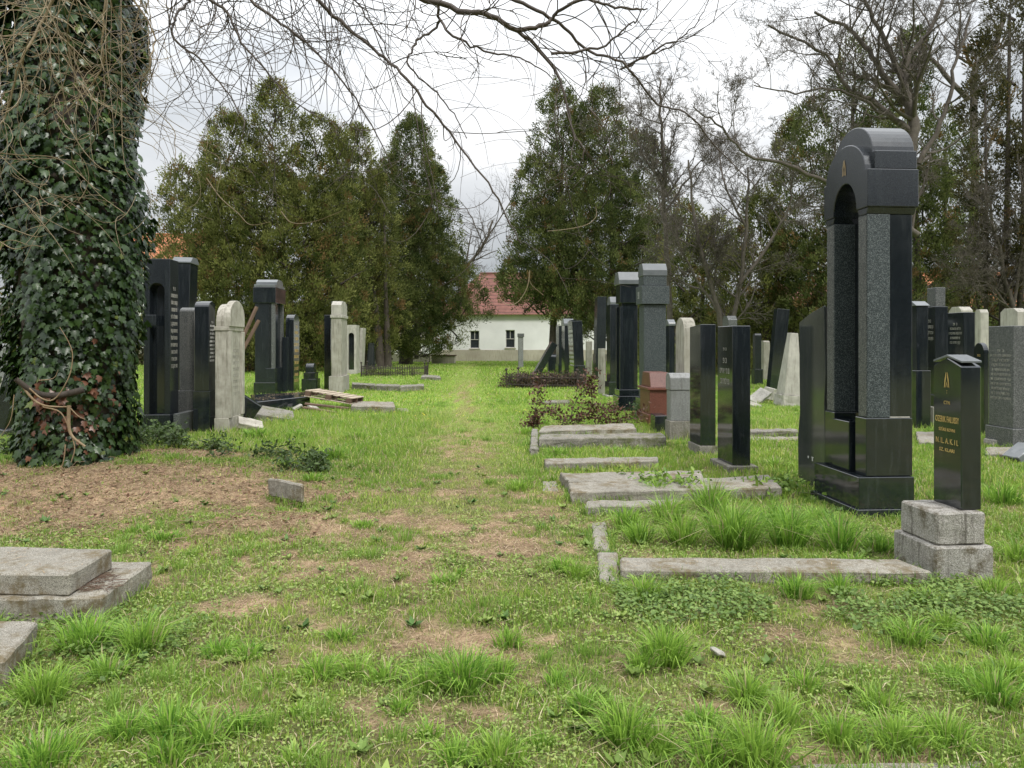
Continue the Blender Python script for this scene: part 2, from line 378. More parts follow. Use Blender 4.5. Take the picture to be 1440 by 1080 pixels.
def conifer(label, Y, base, trunkw, lobes, col=((.05, .062, .02), (.105, .105, .032)), dens=1.0, gap=.40, spray=.145, name='conifer_tree', pw=.36, trunks=None, per=50):
    """lobes: (px centre, py top, py bottom, px half width, dy metres)"""
    sc = F / Y; bx = X_(base, Y); r = empty(name, (bx, Y, 0)); tag(r, label, 'tree', 'evergreens behind the graves')
    P = []; D = []; CC = []; wood = []
    for (lx, ty, by, hw, dy) in lobes:
        cx = X_(lx, Y) - bx; z1 = hz(Y, ty); z0 = hz(Y, by); Rr = hw / sc; hh = z1 - z0
        n = int(dens * 9.5 * math.pi * Rr * hh); t = RNG.random(n) ** .95; th = RNG.random(n) * 2 * math.pi
        prr = Rr * np.clip(1 - t, 0, 1) ** pw * np.clip(t / .3 + .55, 0, 1) * (0.80 + .62 * fbm(np.cos(th) * 2 + lx, t * hh * .55 + np.sin(th) * 2, 1.0, 5))
        q = RNG.random(n) ** .35; rr = prr * q
        x = cx + rr * np.cos(th); y = dy + rr * np.sin(th); z = z0 + t * hh + RNG.normal(0, .15, n)
        keep = vn(x * .9 + z * .5 + lx, z * .8 + y * .7, 1.0, 21) > gap * (.4 + .5 * q)
        x, y, z, th = x[keep], y[keep], z[keep], th[keep]; n = len(x)
        for i in range(0, n, 24):
            wood.append(([Vector((cx + (x[i] - cx) * .08, dy + (y[i] - dy) * .08, max(z0 * .6, z[i] - .9))), Vector((cx + (x[i] - cx) * .6, dy + (y[i] - dy) * .6, z[i] - .35)), Vector((x[i], y[i], z[i]))], [.06, .035, .012]))
        out = np.stack([np.cos(th), np.sin(th), np.full(n, .75)], 1)
        cs = RNG.random(n)[:, None]; base_c = np.array(col[0]) * (1 - cs) + np.array(col[1]) * cs
        brown = (RNG.random(n) < .06)[:, None]; base_c = np.where(brown, np.array((.20, .13, .055)), base_c)
        m = per; cl = np.repeat(np.stack([x, y, z], 1), m, 0); o = np.repeat(out, m, 0)
        size = np.repeat(RNG.uniform(.15, .42, n), m)[:, None] * (.7 + .25 * min(Rr, 3) / 2)
        off = unit(n * m) * (RNG.random(n * m)[:, None] ** .5) * size * np.array([1, 1, 1.25])
        P.append(cl + off); D.append(o * .7 + off / size * .8 + unit(n * m) * .35 + np.array([0, 0, .35]))
        CC.append(np.repeat(base_c, m, 0) * RNG.uniform(.75, 1.25, (n * m, 1)))
    P = np.concatenate(P); D = np.concatenate(D); CC = np.concatenate(CC); n = len(P)
    V, Q, c = leafcards(P, D, unit(n), RNG.uniform(.6, 1.3, n) * spray, RNG.uniform(.6, 1.2, n) * spray * .42, CC)
    link('crown', npmesh('crown', V, Q, c), 'needle', r)
    tr = trunks or [(base, trunkw, min(l[1] for l in lobes) + 60, base)]
    for (tx, tw, ty, topx) in tr:
        x0 = X_(tx, Y) - bx; x1 = X_(topx, Y) - bx; zt = hz(Y, ty); w = tw / sc / 2
        pts = [Vector((x0, 0, -.1)), Vector((x0 + .02, 0, .4)), Vector((x0 * .8 + x1 * .2, .03, zt * .25)), Vector((x0 * .5 + x1 * .5, -.05, zt * .5)), Vector((x1, 0, zt))]
        P2 = spline(pts, 5); k = len(P2)
        tube_obj('trunk', [(P2, [w * (1.25 if i < 2 else 1 - .8 * i / k) for i in range(k)])], 'bark', r, 9)
    if wood: tube_obj('limb', wood, 'bark', r, 4)
    return r

def shrub(name, label, cat, c, stems, leaves, Lf, col, shape='round', mat='leaf', spread=.08, group=None, stemr=.008):
    """stems: list of local polylines; leaves cluster along them"""
    r = empty(name, c); tag(r, label, cat, group); P = []
    tube_obj('stem', [(spline(s_, 4), np.linspace(stemr, stemr * .4, (len(s_) - 1) * 4 + 1)) for s_ in stems], 'twig', r, 5)
    for s_ in stems:
        q = spline(s_, 6); n = leaves
        idx = RNG.integers(max(0, len(q) // 6), len(q), n); P.append(np.array([tuple(q[i]) for i in idx]) + RNG.normal(0, spread, (n, 3)))
    P = np.concatenate(P); n = len(P); P[:, 2] = np.abs(P[:, 2]); d = unit(n); d[:, 2] = d[:, 2] * .6 + .25
    k = RNG.random((n, 1)); cc = np.array(col[0]) * (1 - k) + np.array(col[1]) * k
    V, Q, c2 = leafcards(P, d, unit(n) + np.array([0, 0, 1.2]), RNG.uniform(.7, 1.3, n) * Lf, RNG.uniform(.6, 1, n) * Lf * .6, cc, shape)
    link('foliage', npmesh('foliage', V, Q, c2), mat, r); return r
# ------------------------------------------------------------ ground
BLOBS = [(150,690,2.6,1.0,1.0),(20,720,2.0,.8,.9),(330,700,1.3,.7,1.0),(400,740,1.2,.55,.85),(250,650,1.2,.8,.9),(540,790,1.1,.5,.75),(690,770,.9,.6,.7),(600,735,1.0,.6,.6),(740,720,.6,.6,.6),(660,680,.6,.8,.4),
         (330,850,.5,.22,.6),(660,900,.45,.18,.55),(560,880,.3,.15,.3),(880,930,.35,.15,.4),(590,1010,.5,.18,.45),(450,1000,.35,.15,.4),(120,810,.6,.25,.6),(700,960,.3,.12,.5),
         (760,700,.5,.5,.5),(1010,860,.6,.2,.35),(1190,900,.6,.15,.35),(940,1000,.3,.12,.4),(1180,1065,.7,.1,.7),(430,1060,.3,.1,.5),(660,620,.5,2.0,.25),(680,560,.6,3,.2),(880,790,.3,.3,.4),(330,1000,.25,.1,.5)]
BL = [(at(a, b).x, at(a, b).y, c, d, e) for a, b, c, d, e in BLOBS]
def dry(x, y):
    m = np.zeros_like(x)
    for bx, by, rx, ry, st in BL:
        m = np.maximum(m, st * np.exp(-(((x - bx) / rx) ** 2 + ((y - by) / ry) ** 2) ** 1.2))
    m = np.maximum(m, .42 * np.exp(-((x + .064 * y) / .45) ** 2) * (y > 7) * (y < 30))
    nn = fbm(x, y, 2.2, 31); n2 = fbm(x, y, 7.0, 41)
    n3 = fbm(x, y, 16.0, 43); return np.clip((m * 1.0 + (nn - .5) * .9 + (n2 - .5) * 1.1 + (n3 - .5) * .9 - .17) * 1.5, 0, .93)
def lush(x, y):
    m = (fbm(x, y, .9, 51) - .42) * 2.2
    m = m + np.where((y > 9.5) & (y < 16) & (x < -1.2) & (x > -5), 1.0, 0) + np.where((x > 1.0) & (y > 5.0) & (y < 14), .35, 0) + np.where(y < 3.4, .25, 0)
    m = m - .9 * np.exp(-((x + .064 * y) / .6) ** 2) * (y > 6)
    return np.clip(m, 0, 1)
def axis_pts(lo, mid0, mid1, hi, fine, growth=1.16):
    a = list(np.arange(mid0, mid1, fine)); s = fine
    while a[-1] < hi: s = min(s * growth, 12); a.append(a[-1] + s)
    s = fine; b = [mid0]
    while b[-1] > lo: s = min(s * growth, 12); b.append(b[-1] - s)
    return np.array(b[:0:-1] + a)
xs = axis_pts(-200, -8, 7, 200, .05); ys = axis_pts(-60, 1.2, 11, 320, .05)
gx, gy = np.meshgrid(xs, ys); gz = gh(gx, gy) + (fbm(gx, gy, 9, 77) - .5) * .02 * (np.abs(gy) < 14)
nx, ny = len(xs), len(ys); idx = np.arange(nx * ny).reshape(ny, nx)
Q = np.stack([idx[:-1, :-1], idx[:-1, 1:], idx[1:, 1:], idx[1:, :-1]], -1).reshape(-1, 4)
D0 = dry(gx, gy)[..., None]; far = np.clip((gy - 7) / 10, 0, 1)[..., None]; nz = fbm(gx, gy, 5, 61)[..., None]
soil = np.array((.21, .14, .09)) * (.6 + .8 * nz); green = np.array((.15, .165, .06)) * (.6 + .8 * nz); fg = np.array((.20, .31, .05)) * (.75 + .5 * fbm(gx, gy, .7, 66)[..., None])
base = green * (1 - far) + fg * far; straw = np.array((.40, .285, .19)) * (.6 + .8 * nz)
gc = base * (1 - D0) + (straw * .6 + soil * .4) * D0
me = npmesh('ground', np.stack([gx, gy, gz], -1).reshape(-1, 3), [Q], gc.reshape(-1, 3)); smooth(me)
m, n, b = nt('cemetery_soil_and_turf'); a = n.nodes.new('ShaderNodeAttribute'); a.attribute_name = 'Col'; tc = n.nodes.new('ShaderNodeTexCoord')
f1 = noise(n, tc.outputs['Object'], 45, 6, .75); f2 = noise(n, tc.outputs['Object'], 9, 5, .7)
c1 = mixc(n, ramp(n, f1, .35, .65), (.45, .45, .45), (1.35, 1.35, 1.35)); col = mixc(n, 1.0, a.outputs['Color'], c1, 'MULTIPLY')
c2 = mixc(n, ramp(n, f2, .35, .65), (.75, .72, .7), (1.15, 1.18, 1.1)); col = mixc(n, 1.0, col, c2, 'MULTIPLY')
n.links.new(col, b.inputs['Base Color']); b.inputs['Roughness'].default_value = .95; b.inputs['Specular IOR Level'].default_value = .1
bp = N(n, 'ShaderNodeBump', Strength=.8, Distance=.02); n.links.new(f1, bp.inputs['Height']); n.links.new(bp.outputs[0], b.inputs['Normal'])
tag(link('ground', me, m), kind='structure')

# ------------------------------------------------------------ grass
NOGRASS = []      # (x, y, radius) spots kept bare
def blades(x, y, h, w, col, bend=.35, lie=None, z=None, az=None):
    n = len(x); z = gh(x, y) - .004 if z is None else z
    az = RNG.random(n) * 2 * math.pi if az is None else az; b = bend * RNG.uniform(.2, 1.5, n)
    dx = np.cos(az) * b; dy = np.sin(az) * b; yaw = RNG.random(n) * math.pi; sx = np.cos(yaw) * w / 2; sy = np.sin(yaw) * w / 2
    hz_ = h if lie is None else h * (1 - lie)
    p0 = np.stack([x - sx, y - sy, z], 1); p1 = np.stack([x + sx, y + sy, z], 1)
    mx = x + dx * h * .35; my = y + dy * h * .35; mz = z + hz_ * .58
    p2 = np.stack([mx + sx * .8, my + sy * .8, mz], 1); p3 = np.stack([mx - sx * .8, my - sy * .8, mz], 1)
    p4 = np.stack([x + dx * h * 1.15, y + dy * h * 1.15, z + hz_ * np.clip(1 - b * .35, .25, 1)], 1)
    V = np.stack([p0, p1, p2, p3, p4], 1).reshape(-1, 3); i = np.arange(n)[:, None] * 5
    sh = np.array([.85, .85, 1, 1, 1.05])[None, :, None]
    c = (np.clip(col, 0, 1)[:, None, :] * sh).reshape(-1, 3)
    return V, i + np.array([[0, 1, 2, 3]]), i + np.array([[3, 2, 4]]), c
class Acc:
    def __init__(s): s.V = []; s.q = []; s.t = []; s.c = []; s.o = 0
    def add(s, V, q, t, c):
        s.V.append(V); s.c.append(c)
        if q is not None: s.q.append(q + s.o)
        if t is not None: s.t.append(t + s.o)
        s.o += len(V)
    def build(s, name, mat, label, cat='grass'):
        f = []
        if s.q: f.append(np.concatenate(s.q))
        if s.t: f.append(np.concatenate(s.t))
        return tag(link(name, npmesh(name, np.concatenate(s.V), f, np.concatenate(s.c)), mat), label, cat, None, 'stuff')
lawn = Acc(); litter = Acc()
def gcol(n, y, x):
    k = RNG.random(n)[:, None]; v = fbm(x, y, .8, 91)[:, None]; v2 = vn(x, y, 4.5, 92)[:, None]
    a = np.array((.14, .28, .03)); b = np.array((.40, .54, .09)); c = np.array((.58, .60, .18))
    q = np.clip(k * .55 + (v - .3) * .6 + (v2 - .5) * .5, 0, 1); col = a * (1 - q) + b * q
    pth = .55 * (np.exp(-((x + .064 * y) / .55) ** 2) * (y > 6))[:, None]; col = col * (1 - pth) + np.array((.52, .54, .20)) * pth; yl = (RNG.random(n) < .10)[:, None]; col = np.where(yl, c, col)
    st = (RNG.random(n) < .09)[:, None]; return np.where(st, np.array((.52, .45, .28)), col)
bands = [(1.4, 3.2, 7500, .0042, .036), (3.2, 4.6, 5600, .0048, .040), (4.6, 7.0, 3600, .0058, .044), (7, 11, 1700, .009, .062), (11, 18, 620, .013, .075), (18, 32, 200, .025, .085), (32, 62, 50, .05, .10)]
for y0, y1, dn, w, h in bands:
    hw = .70 * y1 + .7; n = int((y1 - y0) * 2 * hw * dn); y = RNG.uniform(y0, y1, n); x = RNG.uniform(-hw, hw, n)
    k = np.abs(x) < .70 * y + .7; x, y = x[k], y[k]
    D = dry(x, y); L = lush(x, y); pk = RNG.random(len(x)) > D * (.86 if y0 < 9 else .35)
    x, y, D, L = x[pk], y[pk], D[pk], L[pk]; n = len(x)
    hh = h * RNG.uniform(.5, 1.3, n) * (.75 + 1.1 * L * RNG.uniform(.4, 1.4, n)) * (1 - .45 * D)
    cc = gcol(n, y, x); dk = np.clip(D * 1.2, 0, 1)[:, None] * RNG.random((n, 1)); cc = cc * (1 - dk) + np.array((.36, .29, .15)) * dk
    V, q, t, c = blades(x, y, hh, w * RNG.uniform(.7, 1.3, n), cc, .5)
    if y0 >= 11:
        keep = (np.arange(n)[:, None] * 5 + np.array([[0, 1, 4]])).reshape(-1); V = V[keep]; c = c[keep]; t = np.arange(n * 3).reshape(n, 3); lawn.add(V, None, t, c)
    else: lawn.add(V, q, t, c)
# straw and thatch lying on the dry patches
for y0, y1, dn, w in [(1.6, 5, 3000, .0026), (5, 12, 1800, .004)]:
    hw = .70 * y1 + .5; n = int((y1 - y0) * 2 * hw * dn); y = RNG.uniform(y0, y1, n); x = RNG.uniform(-hw, hw, n)
    k = (np.abs(x) < .70 * y + .5) & (RNG.random(n) < dry(x, y) * .9 + .25); x, y = x[k], y[k]; n = len(x)
    k = RNG.random((n, 1)); cc = np.array((.26, .155, .095)) * (1 - k) + np.array((.66, .53, .36)) * k
    V, q, t, c = blades(x, y, RNG.uniform(.03, .08, n), w * RNG.uniform(.7, 1.4, n), cc, .9, lie=np.full(n, .82)); V[:, 2] += .006; litter.add(V, q, t, c)
# tussocks traced from the photograph: px, py(base), height m, radius m, blades
TUS = [(1030,770,.30,.30,620),(960,765,.22,.22,330),(900,760,.2,.2,260),(1110,770,.26,.26,380),(1180,775,.24,.25,360),(1235,775,.2,.2,240),(880,745,.2,.18,200),(1085,745,.22,.22,260),(925,700,.16,.2,260),(950,690,.16,.18,200),
       (810,812,.15,.16,240),(905,840,.15,.2,330),(1120,840,.16,.2,320),(1180,838,.12,.16,200),(790,805,.12,.14,150),(935,935,.2,.2,420),(905,945,.14,.14,170),(650,965,.19,.24,560),(600,970,.12,.18,220),(715,905,.1,.16,200),
       (700,955,.13,.15,200),(1050,990,.13,.14,300),(820,1005,.1,.11,210),(880,1050,.15,.16,330),(925,1060,.13,.14,220),(1330,885,.12,.14,260),(1280,905,.13,.16,260),(1390,910,.13,.17,260),(1400,990,.14,.2,330),(1420,960,.13,.16,220),
       (1260,1050,.13,.2,420),(1180,1045,.12,.16,260),(1330,1050,.12,.2,330),(1060,1075,.16,.2,380),(1000,1075,.14,.16,220),(120,910,.16,.25,420),(200,915,.16,.2,330),(60,980,.17,.22,420),(150,950,.12,.18,200),(310,920,.09,.16,240),
       (180,1035,.13,.16,230),(240,1040,.13,.16,230),(60,1080,.14,.25,420),(290,1050,.12,.14,160),(350,925,.08,.14,150),(450,955,.09,.18,240),(500,950,.08,.16,200),(480,900,.07,.16,160),(540,960,.08,.14,130),
       (700,1075,.12,.22,360),(640,1075,.1,.16,160),(560,1005,.07,.12,120),(420,1010,.06,.12,110),(780,960,.07,.1,110),(600,1040,.06,.12,110),(1240,1000,.09,.2,220),(1130,970,.08,.16,180),(1400,840,.16,.2,260),(1430,790,.16,.2,200),
       (1300,850,.09,.14,140),(1200,800,.12,.16,140),(230,760,.08,.25,230),(90,750,.05,.25,150),(190,750,.06,.25,200),(510,740,.1,.2,180),(620,820,.08,.18,170),(650,810,.06,.15,110),(1410,710,.2,.25,200),(940,735,.22,.25,260),(1000,720,.24,.25,260),
       (1340,960,.1,.2,220),(1100,1020,.1,.18,200),(860,1000,.06,.1,90),(990,1020,.1,.14,160),(240,1075,.1,.2,220),(420,1075,.08,.16,140),(340,1030,.09,.14,150),(760,1050,.06,.14,110),
       (440,680,.12,.25,220),(470,650,.14,.3,260),(500,620,.14,.3,240),(420,615,.15,.4,260),(360,615,.15,.4,260),(780,640,.12,.3,160),(860,636,.12,.3,160),(730,690,.1,.3,160),(740,610,.12,.4,160),(1090,660,.14,.3,200),(920,628,.12,.3,160),(1150,730,.18,.2,180)]
for px, py, hgt, rad, nb in TUS:
    p = at(px, py); n = int(nb * .95); a = RNG.random(n) * 2 * math.pi; rr = RNG.random(n) ** .8 * rad * .42
    x = p.x + np.cos(a) * rr; y = p.y + np.sin(a) * rr; az = a + RNG.normal(0, .5, n)
    k = RNG.random((n, 1)); k = k ** .8; c0 = np.array((.05, .17, .015)); c1 = np.array((.36, .58, .09)); tint = random.random() * .6
    cc = c0 * (1 - k) + c1 * k; cc = cc * (1 - tint * .4) + np.array((.42, .52, .10)) * tint * .4
    stw = (RNG.random(n) < .07)[:, None]; cc = np.where(stw, np.array((.46, .40, .22)), cc)
    sc = max(1, p.y / 4.5); e = rr / (rad * .42 + 1e-6)
    b = .2 + 1.0 * e * RNG.uniform(.4, 1.3, n)
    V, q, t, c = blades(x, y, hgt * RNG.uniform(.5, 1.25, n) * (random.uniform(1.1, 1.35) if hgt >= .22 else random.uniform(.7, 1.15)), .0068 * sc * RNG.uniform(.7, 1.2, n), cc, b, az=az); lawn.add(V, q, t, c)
# looser medium tufts everywhere
nt_ = 1100; ty = 1.8 + 18 * RNG.random(nt_) ** 1.5; tx = RNG.uniform(-1, 1, nt_) * (.7 * ty + .4)
for x0, y0 in zip(tx, ty):
    if dry(np.array([x0]), np.array([y0]))[0] > .5 or fbm(np.array([x0]), np.array([y0]), 1.1, 95)[0] < .45: continue
    n = random.randint(25, 80); a = RNG.random(n) * 6.283; rr = RNG.random(n) * random.uniform(.04, .12) * max(1, y0 / 6); k = RNG.random((n, 1))
    cc = np.array((.14, .28, .04)) * (1 - k) + np.array((.34, .50, .10)) * k
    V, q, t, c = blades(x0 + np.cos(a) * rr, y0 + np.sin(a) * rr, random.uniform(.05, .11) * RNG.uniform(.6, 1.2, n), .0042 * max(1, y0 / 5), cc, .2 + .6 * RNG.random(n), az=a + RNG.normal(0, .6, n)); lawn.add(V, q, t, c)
# clover and small herbs
cov = Acc()
def herbs(n, xf, yf, size, c0, c1, zup=.012, shape='round', jit=.02):
    x, y = xf(n), yf(n); k = (dry(x, y) < .6) & (fbm(x, y, 2.5, 97) > .42); x, y = x[k], y[k]; n = len(x)
    P = np.stack([x, y, gh(x, y) + zup + RNG.random(n) * jit], 1); d = unit(n); d[:, 2] = np.abs(d[:, 2]) * .3
    k = RNG.random((n, 1)); V, Q, c = leafcards(P, d, np.array([0, 0, 1]) + unit(n) * .5, RNG.uniform(.6, 1.4, n) * size, RNG.uniform(.6, 1.2, n) * size * .8, np.array(c0) * (1 - k) + np.array(c1) * k, shape)
    cov.V.append(V); cov.c.append(c); cov.t.append(Q[0] + cov.o); cov.o += len(V)
yy = lambda n: 1.6 + 4.4 * RNG.random(n) ** .9
_y = [None]
def yfn(lo, hi):
    def f(n): return _y[0]
    def g(n): _y[0] = RNG.uniform(lo, hi, n); return RNG.uniform(-1, 1, n) * (.7 * _y[0] + .4)
    return g, f
g_, f_ = yfn(1.6, 3.6); herbs(20000, g_, f_, .013, (.16, .25, .05), (.34, .42, .12))
g_, f_ = yfn(3.6, 6.5); herbs(24000, g_, f_, .018, (.16, .25, .05), (.34, .42, .12))
herbs(5500, lambda n: RNG.uniform(.6, 2.9, n), lambda n: 4.2 + RNG.normal(0, .22, n), .024, (.08, .15, .03), (.22, .32, .08), .02, jit=.04)
herbs(2500, lambda n: RNG.uniform(-3.2, -1.6, n), lambda n: 3.65 + RNG.normal(0, .2, n), .022, (.08, .15, .03), (.22, .32, .08), .02, jit=.04)
nr = 420; ry_ = 1.7 + 7.5 * RNG.random(nr) ** 1.2; rx_ = RNG.uniform(-1, 1, nr) * (.68 * ry_ + .3); RP = []; RD = []; RL = []; RC = []
for x0, y0 in zip(rx_, ry_):
    m_ = random.randint(7, 15); a = RNG.random(m_) * 6.283; s_ = random.uniform(.025, .06); tn = random.random()
    RP.append(np.tile([x0, y0, float(gh(x0, y0)) + .01], (m_, 1))); RD.append(np.stack([np.cos(a), np.sin(a), RNG.uniform(.15, .8, m_)], 1)); RL.append(s_ * RNG.uniform(.7, 1.3, m_))
    RC.append(np.tile(np.array((.07, .15, .03)) * (1 - tn) + np.array((.26, .34, .08)) * tn, (m_, 1)) * RNG.uniform(.7, 1.3, (m_, 1)))
RP, RD, RL, RC = map(np.concatenate, (RP, RD, RL, RC)); n = len(RP); V, Q_, c = leafcards(RP, RD, np.array([0, 0, 1.]) + unit(n) * .3, RL, RL * .5, RC); cov.add(V, Q_[0], None, c)
nd = 2600; y = 1.6 + 5 * RNG.random(nd); x = RNG.uniform(-1, 1, nd) * (.7 * y + .3); k = RNG.random((nd, 1))
V, q, t, c = blades(x, y, RNG.uniform(.06, .16, nd), .004 * RNG.uniform(.6, 1.2, nd), np.array((.36, .27, .15)) * (1 - k) + np.array((.66, .58, .38)) * k, .9, lie=RNG.uniform(.5, .92, nd)); V[:, 2] += .015; litter.add(V, q, t, c)
cov.build('clover', 'leaf', 'small round clover and herb leaves among the short turf', 'ground cover')
fl = Acc(); x = RNG.uniform(-5, 1, 240); y = RNG.uniform(13, 24, 240); P = np.stack([x, y, gh(x, y) + .1], 1)
V, Q_, c = leafcards(P, unit(240) * np.array([1, 1, .1]), np.tile([0, 0, 1.], (240, 1)), np.full(240, .035), np.full(240, .035), np.tile([.7, .55, .05], (240, 1)), 'round')
fl.V.append(V); fl.t.append(Q_[0]); fl.c.append(c); fl.build('flowers', 'leaf', 'tiny yellow flowers dotted through the grass left of the path', 'flowers')
# ------------------------------------------------------------ the great black arch monument
def emblem(parent, s, x, yc, z, h, mat='gold'):
    V = []; Fc = []
    for m_ in (1, -1):
        for pl in ([(.50, 0), (.40, .55), (.13, 1), (.06, .95), (.10, .62), (.26, .30), (.30, .08)], [(.22, 0), (.14, .24), (.02, .42), (.02, .30), (.08, .10)]):
            o = len(V); q = [(s * (x - .0025), yc + m_ * a * h * .5, z + b * h) for a, b in pl]; V += q; Fc.append(tuple(range(o, o + len(q))))
    me = bpy.data.meshes.new('emblem'); me.from_pydata(V, [], Fc); return link('emblem', me, mat, parent)
Y0 = 6.30; X0 = X_(1208, Y0); w = 1.0
mon = empty('arch_monument', (X0, Y0, 0), AY)
tag(mon, 'tallest black granite monument with two columns under a round arched top and gold emblem', 'monument', STONES)
mon.scale = (1, .80, 1)
MB().box(-.03, .53, -.03, w + .03, -.1, .075).build('footing', 'honed', mon)
MB().box(0, .49, 0, w, .075, .345).build('plinth', 'black', mon)
def pm(x0, x1, y0, y1, z0, z1, nm, mt, bev=.005): return MB().box(x0, x1, y0, y1, z0, z1, bev).build(nm, mt, mon)
pm(.085, .50, .05, .27, .347, .845, 'pedestal', 'black'); pm(.085, .50, .73, .95, .347, .845, 'pedestal', 'black')
pm(.065, .30, .36, .728, .347, .79, 'inscription_panel', 'black'); pm(.302, .499, .272, .728, .347, .60, 'back_block', 'honed')
for y0, y1 in ((.06, .24), (.76, .94)):
    t_ = MB(); t_.box(.10, .305, y0, y1, .847, 2.60, .004); t_.build('column', 'speck', mon)
    pm(.097, .102, y0 + .012, y1 - .012, .86, 2.59, 'lit_column_face', 'mid', 0)  # front strip in a lighter stone colour that stands in for its reflection
pm(.307, .505, .065, .935, .847, 2.60, 'back_slab', 'black')
zb = 2.66; sh = .06; op = arc(.25, .75, zb, 2.93, 16)
for y0, y1 in ((.03, .249), (.751, .97)):
    cr = MB(); cr.prism([(y0 + .03, 2.602), (y1 - .03, 2.602), (y1, zb - .002), (y0, zb - .002)], .095, .525, .004); cr.build('corbel', 'honed', mon)
poly = [(0.02, zb), (.25, zb)] + op[::-1][1:-1] + [(.75, zb), (.98, zb), (.98, 2.985), (.93, 2.985)] + arc(.07, .93, 2.985, 3.27, 20)[1:-1] + [(.07, 2.985), (.02, 2.985)]
MB().prism(poly, .085, .54, .006).build('arch', 'honed', mon)
MB().prism(arc(.11, .89, 2.99, 3.225, 20), .048, .0545, 0).build('arch_moulding', 'speck', mon) if 0 else None
MB().prism([(.03, 2.987), (.97, 2.987), (.97, 3.145), (.92, 3.145)] + arc(.08, .92, 3.145, 3.43, 20)[1:-1] + [(.08, 3.145), (.03, 3.145)], .155, .53, .006).build('crown_block', 'honed', mon)
emblem(mon, 1, .083, .5, 3.0, .15, 'oldgold')
pm(.30, .48, .052, .16, .8455, .857, 'worn_ledge', 'pale', .003)

# ------------------------------------------------------------ small black stone on the lichened double plinth
r, t, w, Y = stone(1, 1315, 820, -87, .45, [('lower_plinth', 770, None, 0, 'flat', 'rough', {'bev': .012, 'rough': .006}), ('upper_plinth', 723, 769.5, -.03, 'flat', 'rough', {'bev': .012, 'rough': .008}),
    ('slab', 504, 722.5, -.085, 'gable:.055', 'black', {'x0': .145, 'x1': .065})], 'small shiny black gravestone with gold emblem on a mossy double plinth')
xf = -t / 2 + .2305
emblem(r, 1, xf, 0, hz(Y, 549), .105, 'gold')
text_part(r, 1, [(':', hz(Y, 554), .03, 0), ('CTN', hz(Y, 571), .024, .06), ('OZERIK FALUSSY', hz(Y, 596), .042, .235), ('SZÜKE KOVNI', hz(Y, 611), .022, .16), ('N. IL. A. K. I I.', hz(Y, 628), .038, .22), ('SZ. KLARI', hz(Y, 641), .024, .15)], xf, 0)
mb = MB(); mb.prism([(-.14, hz(Y, 508)), (0, hz(Y, 499.5)), (.14, hz(Y, 508)), (.14, hz(Y, 511)), (0, hz(Y, 503)), (-.14, hz(Y, 511))], xf - .001, t / 2 - .018, .002); mb.build('sky_lit_ridge', 'light', r)  # light strip on the gable, painting the bright sky reflection along the top

# ------------------------------------------------------------ rough-sided polished slab beyond the monument
Y1 = 7.33; X1 = X_(1160, Y1); w1 = .56; rs = empty('gravestone', (X1, Y1, 0), AY); tag(rs, 'dark polished slab with rough quarry-cut edges close behind the tall arch monument', 'gravestone', STONES)
pl = [(0, -.1), (w1 + .02, -.1), (w1 + .03, .5), (w1 - .015, .75), (w1 - .005, 1.2), (w1, 1.71), (.3, 1.80), (.02, 1.86), (-.01, 1.2), (.015, .9), (0, .5)]
MB().prism(pl, 0, .02, .003).build('polished_face', 'reflgrey', rs)
mb = MB(); mb.prism([(a * .985 + .004, b - (.01 if b > 1 else 0)) for a, b in pl], .02, .125, 0); mb.rough(.013, 9, 4); mb.build('rough_back', 'quarry', rs)
text_part(rs, 1, [('י ז', .30, .05, .12)], -.001, .3, 'letter')

# ------------------------------------------------------------ right row
B = 'black'; Hn = 'honed'; L_ = 'light'
stone(1, 1030, 664, -26, -1009, [('base', 655, None, .07, 'flat', 'conc', {'rough': .007}), ('slab', 458, 655, 0, 'flat', B)], 'flat-topped shiny black slab with faded letters, on a rough stone base', text=[(487, 495, 1, .7, 'fade', 0), (500, 545, 3, .75, 'fade', 0)])
stone(1, 985, 640, -22, -970, [('base', 627, None, .02, 'flat', 'conc'), ('slab', 456, 627, 0, 'slope:.03', B)], 'flat-topped shiny black slab with light specks on its side, next to the grey block')
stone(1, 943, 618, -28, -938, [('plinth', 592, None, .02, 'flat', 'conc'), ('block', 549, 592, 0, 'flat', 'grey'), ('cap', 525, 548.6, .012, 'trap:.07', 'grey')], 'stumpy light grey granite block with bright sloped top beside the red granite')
stone(1, 915, 600, -27, -902, [('base', 583, None, .05, 'flat', 'red'), ('box', 549, 583, .02, 'flat', 'red'), ('cornice', 545, 548.7, .06, 'flat', 'red'), ('cap', 524, 545, 0, 'taper:.1', 'red'), ('niche', 552, 581, -.06, 'flat', B, {'x0': .03 - .06, 'x1': -.2})], 'short red granite pedestal with a sloped top')
stone(1, 921, 608, -17, .3, [('block', 584, None, 0, 'flat', B)], 'small plain black block leaning at the foot of the red pedestal', rx=.05)
stone(1, 905, 588, -33, -898, [('base', 560, None, .05, 'flat', 'honed'), ('shaft', 428, 560, -.01, 'flat', 'speck'), ('block', 402, 427.6, .045, 'flat', 'speck'), ('cap_block', 388, 401.6, .0, 'flat', 'speck'), ('cap', 370, 387.7, .01, 'trap:.13', L_)], 'tall speckled granite monument with stepped head and sky-lit sloping cap', text=[(405, 424, 1, .8, 'letter', -.05)], name='gravestone')
